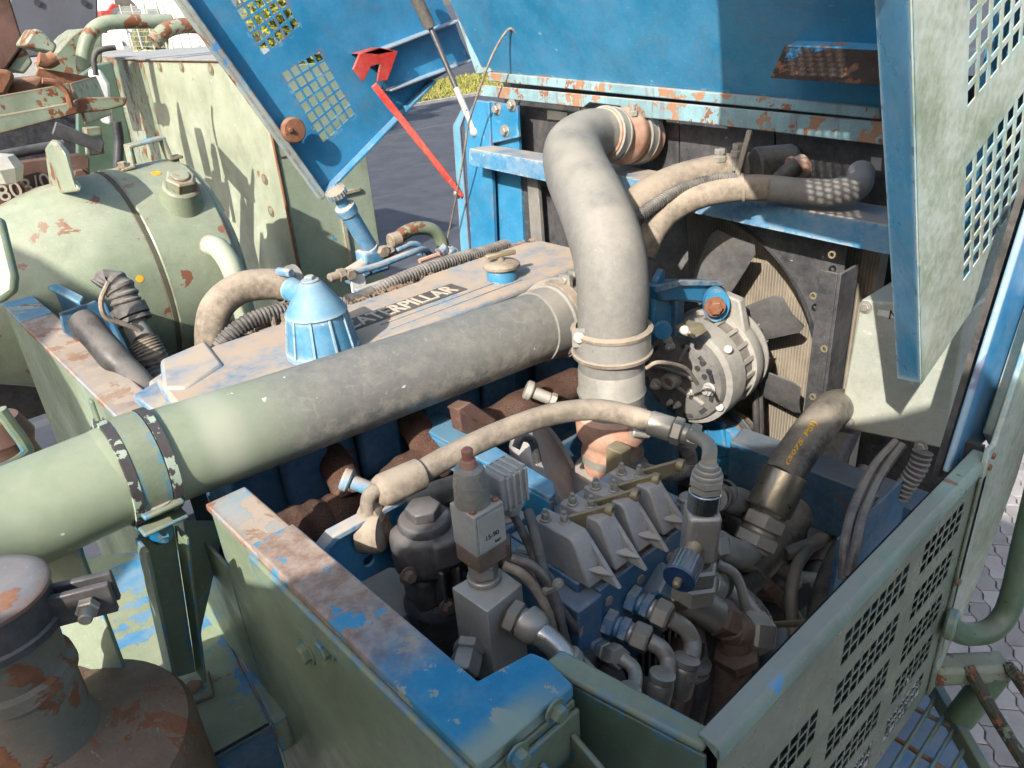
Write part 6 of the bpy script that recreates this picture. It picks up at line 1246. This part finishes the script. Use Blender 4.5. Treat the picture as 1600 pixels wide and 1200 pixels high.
# ================================================================ LEFT BACKGROUND OF THE MACHINE
M['seam'] = paint('grimy_seam', (.09, .085, .055), rough=.8, rust=.06, rust_sc=20)
def gearcase():
    cy, cz, r = 3.31, -.915, .42; T = thing('winch_housing', 'pale green round winch gear housing with seam, plug and rust chips', 'winch housing', (.9, cy, -1.4))
    c = V(0, cy, cz)
    m_ = MB(); m_.lathe(c, EX, [(.18, .06), (.235, .22), (.29, .34), (.36, .46), (.405, .62), (.415, .74), (.418, .835)], 64); part(m_, 'bell', M['green_house'], T)
    m_ = MB(); m_.lathe(c, EX, [(.41, .828), (.4215, .833), (.4215, .848), (.41, .852)], 64); part(m_, 'seam', M['seam'], T)
    m_ = MB(); m_.lathe(c, EX, [(.418, .848), (.424, .856), (.424, 1.12), (.416, 1.13)], 64); part(m_, 'drum_ring', M['green_house'], T)
    m_ = MB(); m_.lathe(c, EX, [(.30, 1.128), (.405, 1.131), (.395, 1.16), (.30, 1.2)], 48); part(m_, 'end_casing', M['green_tank'], T)
    q = Z(283, 312, -.55); q = X(283, 318, 1.02); nrm = V(0, q.y-cy, q.z-cz).normalized()
    k0 = c+V(q.x, 0, 0)+nrm*.418; up_ = (nrm+V(0, 0, .35)).normalized()
    m_ = MB(); m_.lathe(k0, up_, [(.095, -.06), (.075, .02), (.066, .060), (.058, .066)], 28); part(m_, 'plug_boss', M['green_house'], T)
    m_ = MB(); m_.hex(k0+up_*.064, up_, .056, .045); m_.cyl(k0+up_*.105, up_, .032, .012, 18, .003); part(m_, 'plug', M['green_house'], T)
    a = X(225, 262, .98); m_ = MB(); y0 = a.y
    br = [(.90, -.485), (.94, -.480), (.945, -.405), (1.09, -.395), (1.10, -.475), (1.14, -.475)]
    m_ = MB(); m_.prism([V(x, y0, z) for x, z in br]+[V(x, y0, z-.012) for x, z in br[::-1]][:0]+[V(1.14, y0, -.487), V(1.088, y0, -.487), V(1.078, y0, -.408), V(.957, y0, -.418), V(.952, y0, -.492), V(.90, y0, -.497)], (0, .06, 0)); part(m_, 'handle_bracket', M['green_tank'], T, .004)
    m_ = MB(); m_.bolt(V(.915, y0+.03, -.483), EZ, .018, .02); part(m_, 'bracket_bolt', M['green_tank'], T)
    # lifting lug
    l = [X(u, v, .66) for u, v in ((70, 232), (78, 222), (90, 224), (102, 240), (118, 290), (128, 300), (80, 306))]
    m_ = MB(); m_.prism(l, (.03, .08, 0)); part(m_, 'lifting_lug', M['green_house'], T, .01)
    m_ = MB(); p = X(335, 420, 1.0); m_.tube([p+V(.02, .06, .08), p+V(.04, .0, .06), p+V(.05, -.05, -.03), p+V(.05, -.06, -.25)], .04, 16); part(m_, 'casing_foot', M['green_tank'], T)
    for (u, v, s_) in ((243, 263, .018), (206, 437, .014)):
        m_ = MB(); q = X(u, v, 1.0 if u > 220 else .76); n_ = V(0, q.y-cy, q.z-cz).normalized(); k = c+V(q.x, 0, 0)+n_*(.4245 if u > 220 else .4165); m_.cyl(k-n_*.003, n_, s_, .0035, 9); part(m_, 'yellow_mark', M['yellow'], T)
gearcase()
def gtank():
    T = thing('counterweight_box', 'tall pale green welded steel box behind the winch housing', 'steel box', (1.7, 3.7, -1.9))
    xc, yc = 1.68, 3.55; zt = X(222, 95, xc).z; y1 = X(222, 95, xc).y
    f = MB(); f.prism([V(xc, yc, -1.9), V(xc, yc, zt), V(xc, y1, zt), V(xc, y1, -1.9)], (.01, 0, 0)); part(f, 'front_sheet', M['green_tank'], T, .003)
    f = MB(); f.prism([V(xc+.012, yc, -1.9), V(xc+.012, yc, zt-.03), V(2.17, yc, zt-.03), V(2.17, yc, -1.9)], (0, .01, 0)); part(f, 'side_sheet', M['green_tank2'], T, .003)
    dv = V(.12, .993, 0); f = MB(); f.prism([V(xc+.002, y1+.002, -1.9), V(xc+.002, y1+.002, zt-.002), V(xc, y1, zt-.002)+dv*1.5, V(xc, y1, -1.9)+dv*1.5], V(.993, -.12, 0)*.01); part(f, 'angled_sheet', M['green_rusty'], T, .003)
    f = MB(); f.prism([V(xc-.015, yc-.01, zt+.002), V(2.18, yc-.01, zt+.002), V(2.5, y1+1.4, zt+.002), V(xc, y1, zt+.002)+dv*1.52, V(xc-.015, y1, zt+.002)], (0, 0, .01)); part(f, 'top_sheet', M['topsheet'], T, .003)
    for u, v in ((250, 104), (284, 104), (330, 108), (414, 280), (424, 330)):
        b = MB(); b.bolt(X(u, v, xc), (-1, 0, 0), .020, .008); part(b, 'rivet', M['green_rusty'], T)
    r = MB(); r.tube([V(xc-.004, yc-.004, -1.9), V(xc-.004, yc-.004, zt)], .007, 8, 2); part(r, 'weld_seam', M['rust'], T)
    r = MB(); r.bx(xc+.02, 2.16, yc-.004, yc-.0005, -.612, -.606); part(r, 'panel_joint', M['rust_dark'], T)
    r = MB(); r.bx(1.96, 1.985, yc-.015, yc-.001, -1.7, -.83); r.bx(1.985, 2.1, yc-.015, yc-.001, -.85, -.83); part(r, 'hatch_frame', M['green_tank'], T, .003)
M['green_tank2'] = paint('green_side_paint', (.27, .335, .235), chip=(.09, .28, .40), chip_amt=.02, chip_sc=6, rough=.45, fade=(.36, .40, .31), var=.15)
M['topsheet'] = paint('grey_top_sheet', (.30, .32, .31), rust=.06, rust_sc=6, rough=.55, dust=.3, edge=RUST, edge_amt=1.2)
gtank()
def tray():
    T = thing('green_tray', 'rusty green steel tray with curved lip above the winch', 'tray', X(60, 180, 1.0))
    # rim plate
    f = MB(); f.prism([Y(u, v, 3.6) for u, v in ((-60, 195), (0, 180), (110, 160), (130, 152), (200, 152), (196, 165), (170, 172), (120, 178), (0, 210), (-60, 220))], (0, .02, 0)); part(f, 'rim_plate', M['green_rusty'], T, .005)
    p, q, r_ = Y(-60, 158, 3.62), Y(108, 128, 3.62), Y(146, 120, 4.0)
    f = MB(); f.prism([Y(u, v, 3.62) for u, v in ((-60, 160), (108, 130), (118, 168), (-60, 200))], (0, .015, 0)); part(f, 'front_side', M['green_rusty'], T, .003)
    f = MB(); e0, e1 = Y(108, 130, 3.62), Y(146, 119, 4.0); f.prism([e0, e1, e1+V(.02, 0, -.17), e0+V(.01, 0, -.16)], (.012, 0, 0)); part(f, 'end_side', M['green_rusty'], T, .003)
    f = MB(); f.prism([Y(u, v, 4.02) for u, v in ((60, 106), (142, 120), (145, 160), (40, 165))], (0, .012, 0)); part(f, 'back_side', M['rust'], T, .003)
    f = MB(); f.prism([Z(u, v, -.55) for u, v in ((-60, 190), (110, 160), (145, 150), (30, 150))], (0, 0, .01)); part(f, 'tray_floor', M['rust_dark'], T)
    f = MB(); f.tube([Y(66, 126, 3.58), Y(88, 130, 3.58), Y(104, 145, 3.58), Y(112, 168, 3.58)], .012, 8); part(f, 'curved_lip', M['rust'], T)
    f = MB(); f.prism([Y(u, v, 3.75) for u, v in ((134, 200), (158, 198), (164, 240), (140, 244))], (0, .06, 0)); part(f, 'leg_plate', M['green_rusty'], T, .004)
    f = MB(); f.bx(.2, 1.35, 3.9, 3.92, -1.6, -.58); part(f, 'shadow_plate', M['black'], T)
    B = thing('rusty_plate', 'brown rusty plate with chalked numbers beside the lifting lug', 'plate', X(40, 300, .55))
    f = MB(); f.prism([Y(u, v, 3.5) for u, v in ((-40, 262), (125, 240), (140, 246), (142, 300), (-40, 330))], (0, .05, 0)); part(f, 'plate', M['rust_dark'], B, .006)
    tx = text_mesh('803/009', .085, Y(2, 316, 3.495), Y(90, 290, 3.495)-Y(2, 316, 3.495), EZ, .0006); part(tx, 'chalk_writing', M['chalk'], B)
    f = MB(); f.bolt(Y(123, 274, 3.495), (0, -1, 0), .028, .03); part(f, 'bolt', M['rust_dark'], B)
    f = MB(); f.bar(Y(84, 200, 3.45), Y(160, 230, 3.45), .018, .05); solo(f, 'dark_angle', M['black_cast'], 'dark steel angle slanting below the tray', 'bracket', .003)
    f = MB(); r_ = random.Random(2); pc = Y(5, 262, 3.4)
    f.lathe(pc, EZ, [(.01, -.06), (.05, -.05), (.07, 0), (.05, .04), (.01, .05)], 9); solo(f, 'mud_lump', M['paper'], 'pale grey clump of caked mud at the left picture edge', 'mud lump')
    f = MB(); f.tube([Y(134, 125, 4.8), Y(130, 90, 4.8), Y(140, 55, 4.8), Y(160, 38, 4.8), Y(190, 34, 4.8), Y(268, 33, 4.8)], .037, 18); solo(f, 'guard_pipe', M['green_rusty'], 'rusty bent guard pipe above the tray, open end to the right', 'pipe')
    f = MB(); f.tube([Y(240, 66, 4.6), Y(262, 46, 4.6), Y(300, 40, 4.6), Y(360, 50, 4.6)], .04, 16); solo(f, 'guard_pipe', M['green_rusty'], 'second bent guard pipe on top of the tall green box', 'pipe')
    f = MB(); f.prism([Y(u, v, 5.4) for u, v in ((72, 100), (112, 55), (128, 44), (160, 50), (160, 130), (80, 130))], (0, .3, 0)); solo(f, 'green_bracket', M['green_rusty'], 'large green bracket plate behind the tray', 'bracket', .01)
    f = MB(); f.prism([Y(u, v, 4.6) for u, v in ((38, 70), (55, 44), (66, 48), (90, 70), (85, 84), (45, 74))], (0, .2, 0)); solo(f, 'green_clip', M['green_rusty'], 'small folded green bracket against the grey trailer', 'bracket', .01)
    f = MB(); f.prism([Y(u, v, 4.9) for u, v in ((-40, -60), (4, -40), (38, 68), (10, 108), (-40, 130))], (0, .25, 0)); solo(f, 'rusty_beam', M['rust_dark'], 'brown rusty steel beam end in the upper left corner', 'beam', .01)
    f = MB(); f.prism([Y(u, v, 4.92) for u, v in ((38, 70), (52, 98), (38, 116), (14, 108))], (0, .3, 0)); solo(f, 'beam_foot', M['green_rusty'], 'pale flaking foot under the rusty beam end', 'bracket', .01)
    f = MB(); f.prism([Y(u, v, 3.85) for u, v in ((-40, 110), (14, 108), (26, 118), (10, 150), (-40, 160))], (0, .3, 0)); solo(f, 'rusty_block', M['rust'], 'rusty block lying in the green tray', 'block', .02)
    f = MB(); f.prism([Y(u, v, 9) for u, v in ((14, -60), (14, 30), (45, 90), (155, 80), (152, -60))], (0, 2.5, 0)); gt = thing('grey_trailer', 'dark grey flat sided container in the upper left background', 'container', Y(80, 90, 9)+V(0, 0, -3))
    part(f, 'side_panel', M['greypanel'], gt, .02)
    for u, v in ((58, 4), (131, 4)):
        b = MB(); b.cyl(Y(u, v, 8.99), (0, -1, 0), .03, .01, 12); part(b, 'rivet', M['black'], gt)
    f = MB(); f.cb(Y(80, 90, 9)+V(0, 1, -1.9), V(1.6, 0, 0), V(0, 1, 0), V(0, 0, 3.4)); part(f, 'body', M['black'], gt)
    f = MB(); f.prism([Y(u, v, 4.2) for u, v in ((146, 108), (158, 108), (172, 130), (178, 195), (168, 195), (150, 140))], (0, .1, 0)); solo(f, 'white_canister', M['white'], 'white plastic canister between tray and tall box', 'canister', .02)
f = MB(); f.prism([Y(u, v, 4.5) for u, v in ((120, 120), (150, 100), (176, 96), (226, 300), (120, 320))], (0, .03, 0)); solo(f, 'frame_plate', M['green_dark'], 'dark green frame plate in the gap left of the tall box', 'plate', .01)
for i_, (pts_, r_, mt_, lb_) in enumerate(((((150, 118), (147, 90), (158, 78), (180, 74)), .012, 'rubber_black', 'thin black hose curving behind the rusty guard pipe'), (((182, 190), (186, 220), (184, 262)), .022, 'black', 'upright black rod left of the tall box'), (((60, 92), (74, 96), (86, 90)), .03, 'rust', 'small rusty cylinder between the rusty beam and green bracket'), (((-10, 246), (40, 236), (100, 226)), .02, 'black', 'black hose lying under the tray rim'))):
    f = MB(); f.tube([Y(u, v, 4.0 if i_ != 3 else 3.55) for u, v in pts_], r_, 12); solo(f, ['black_hose', 'black_rod', 'rusty_cylinder', 'black_hose'][i_], M[mt_], lb_, ['hose', 'rod', 'cylinder', 'hose'][i_])
f = MB(); f.prism([Y(u, v, 3.95) for u, v in ((14, 128), (60, 118), (72, 124), (58, 146), (20, 150))], (0, .12, 0)); solo(f, 'rusty_casting', M['rust'], 'rounded rusty casting lying inside the green tray', 'casting', .03)
M['greypanel'] = paint('dark_grey_panel', (.095, .10, .115), rough=.55, var=.08)
tray()
# small parts left of the pipe
T = thing('lever_linkage', 'pale green bent rod and rusty clutch at left edge above the pipe', 'linkage', Y(25, 730, 1.9))
m_ = MB(); m_.tube([Y(0, 640, 1.9), Y(18, 665, 1.9), Y(36, 690, 1.9), Y(42, 708, 1.9), Y(20, 726, 1.85), Y(-20, 742, 1.8)], .014, 10); part(m_, 'rod', M['green_clean'], T)
m_ = MB(); m_.lathe(Y(10, 700, 2.0), EZ, [(.06, -.1), (.07, -.05), (.06, 0), (.07, .03), (.05, .08)], 20); part(m_, 'clutch', M['rust_dark'], T)
# ================================================================ STEP AND HANDRAIL AT RIGHT
def step():
    T = thing('handrail', 'green bent tube handrail at the right picture edge', 'handrail', X(1490, 980, 1.45))
    m_ = MB(); m_.tube([X(u, v, x) for u, v, x in ((1478, 974, 1.40), (1506, 990, 1.45), (1545, 986, 1.50), (1570, 962, 1.54), (1584, 925, 1.56), (1600, 855, 1.58), (1628, 740, 1.6), (1670, 560, 1.62))], .024, 20); part(m_, 'tube', M['green_tube'], T)
    m_ = MB(); m_.cyl(Y(1477, 972, .316), V(.2, -1, 0), .032, .02, 18, .004); part(m_, 'weld_collar', M['green_clean'], T)
    S = thing('access_step', 'green steel access step with wire mesh and rusty bars below the side panel', 'step', X(1480, 1150, 1.4))
    m_ = MB(); m_.bar(X(1452, 1047, 1.40), X(1574, 1042, 1.52), .055, .05); part(m_, 'top_bar', M['green_rusty'], S, .012)
    m_ = MB(); m_.tube([X(1556, 1050, 1.50), X(1500, 1122, 1.47)], .030, 16); part(m_, 'strut', M['green_tube'], S)
    m_ = MB(); m_.tube([X(1512, 1042, 1.44), X(1555, 1118, 1.40), X(1612, 1210, 1.36)], .013, 10); part(m_, 'rough_bar', M['rod'], S)
    m_ = MB(); m_.tube([X(1574, 1040, 1.50), X(1592, 1062, 1.48), X(1640, 1130, 1.44)], .013, 10); part(m_, 'rough_bar', M['rod'], S)
    zt = -1.52
    m_ = MB(); m_.bar(Z(1452, 1062, zt), Z(1545, 1225, zt), .022, .05); part(m_, 'mesh_frame', M['green_clean'], S, .003)
    for (a, b) in (((1462, 1090), (1385, 1215)), ((1476, 1115), (1415, 1215)), ((1490, 1140), (1445, 1215)), ((1508, 1168), (1480, 1215))):
        m_ = MB(); m_.tube([Z(*a, zt), Z(*b, zt)], .005, 8, 2); part(m_, 'mesh_wire', M['green_clean'], S)
    for (a, b) in (((1425, 1104), (1492, 1140)), ((1394, 1150), (1480, 1205)), ((1450, 1075), (1470, 1090))):
        m_ = MB(); m_.tube([Z(*a, zt-.006), Z(*b, zt-.006)], .006, 8, 2); part(m_, 'mesh_wire', M['green_rusty'], S)
    U = thing('lower_tray', 'chipped blue and brown lower tray seen under the wire mesh', 'tray', Z(1440, 1160, zt-.35))
    m_ = MB(); m_.prism([Z(u, v, zt-.25) for u, v in ((1448, 1066), (1548, 1240), (1330, 1240), (1400, 1130))], (0, 0, -.01)); part(m_, 'plate', M['tray_blue'], U)
M['green_tube'] = paint('green_tube_paint', (.10, .16, .10), rough=.35, chip=(.03, .03, .02), chip_amt=.02, chip_sc=26, dust=.3)
M['rod'] = paint('crusted_rod', (.06, .06, .04), rough=.9, chip=(.16, .18, .13), chip_amt=.16, chip_sc=30, rust=.12, rust_sc=40, bump=1.)
M['tray_blue'] = paint('tray_blue', (.03, .15, .28), rust=.1, rust_sc=5, rough=.7, dust=.4)
step()
# ================================================================ ADDED SHADE BLOCKERS OUT OF VIEW: slabs cut to shade near bay and winch
def shade():
    e1 = SUN.cross(EZ).normalized(); e2 = e1.cross(SUN).normalized()
    def P(a, b, t): return e1*a+e2*b-SUN*t
    T = thing('machine_cab', 'green cab wall of the machine behind the viewpoint, shading the near bay', 'cab', P(0, -1.4, 1.0))
    m_ = MB(); m_.prism([P(a, b, .9) for a, b in ((-.85, -.315), (-.745, -.265), (-.70, -.22), (-.62, -.10), (-.54, -.005), (-.40, .085), (-.2, .15), (0, .222), (.1, .25), (.18, .285), (.25, .27), (.6, .22), (1.5, .0), (1.5, -2.2), (-1.2, -2.2), (-1.2, -.72), (-1.12, -.40), (-1.0, -.35))], -SUN*.06); part(m_, 'wall', M['green_clean'], T, .01)
    B = thing('boom_foot', 'green boom foot of the machine left of the viewpoint, shading the winch', 'boom', P(-2.8, -1.4, 2.0))
    m_ = MB(); m_.prism([P(a, b, 2.0) for a, b in ((-1.62, -.6), (-1.95, -.1), (-2.3, .15), (-2.6, .33), (-2.95, .41), (-3.8, .58), (-3.8, -1.6), (-1.62, -1.6))], -SUN*.3); part(m_, 'plate', M['green_clean'], B, .01)
shade()
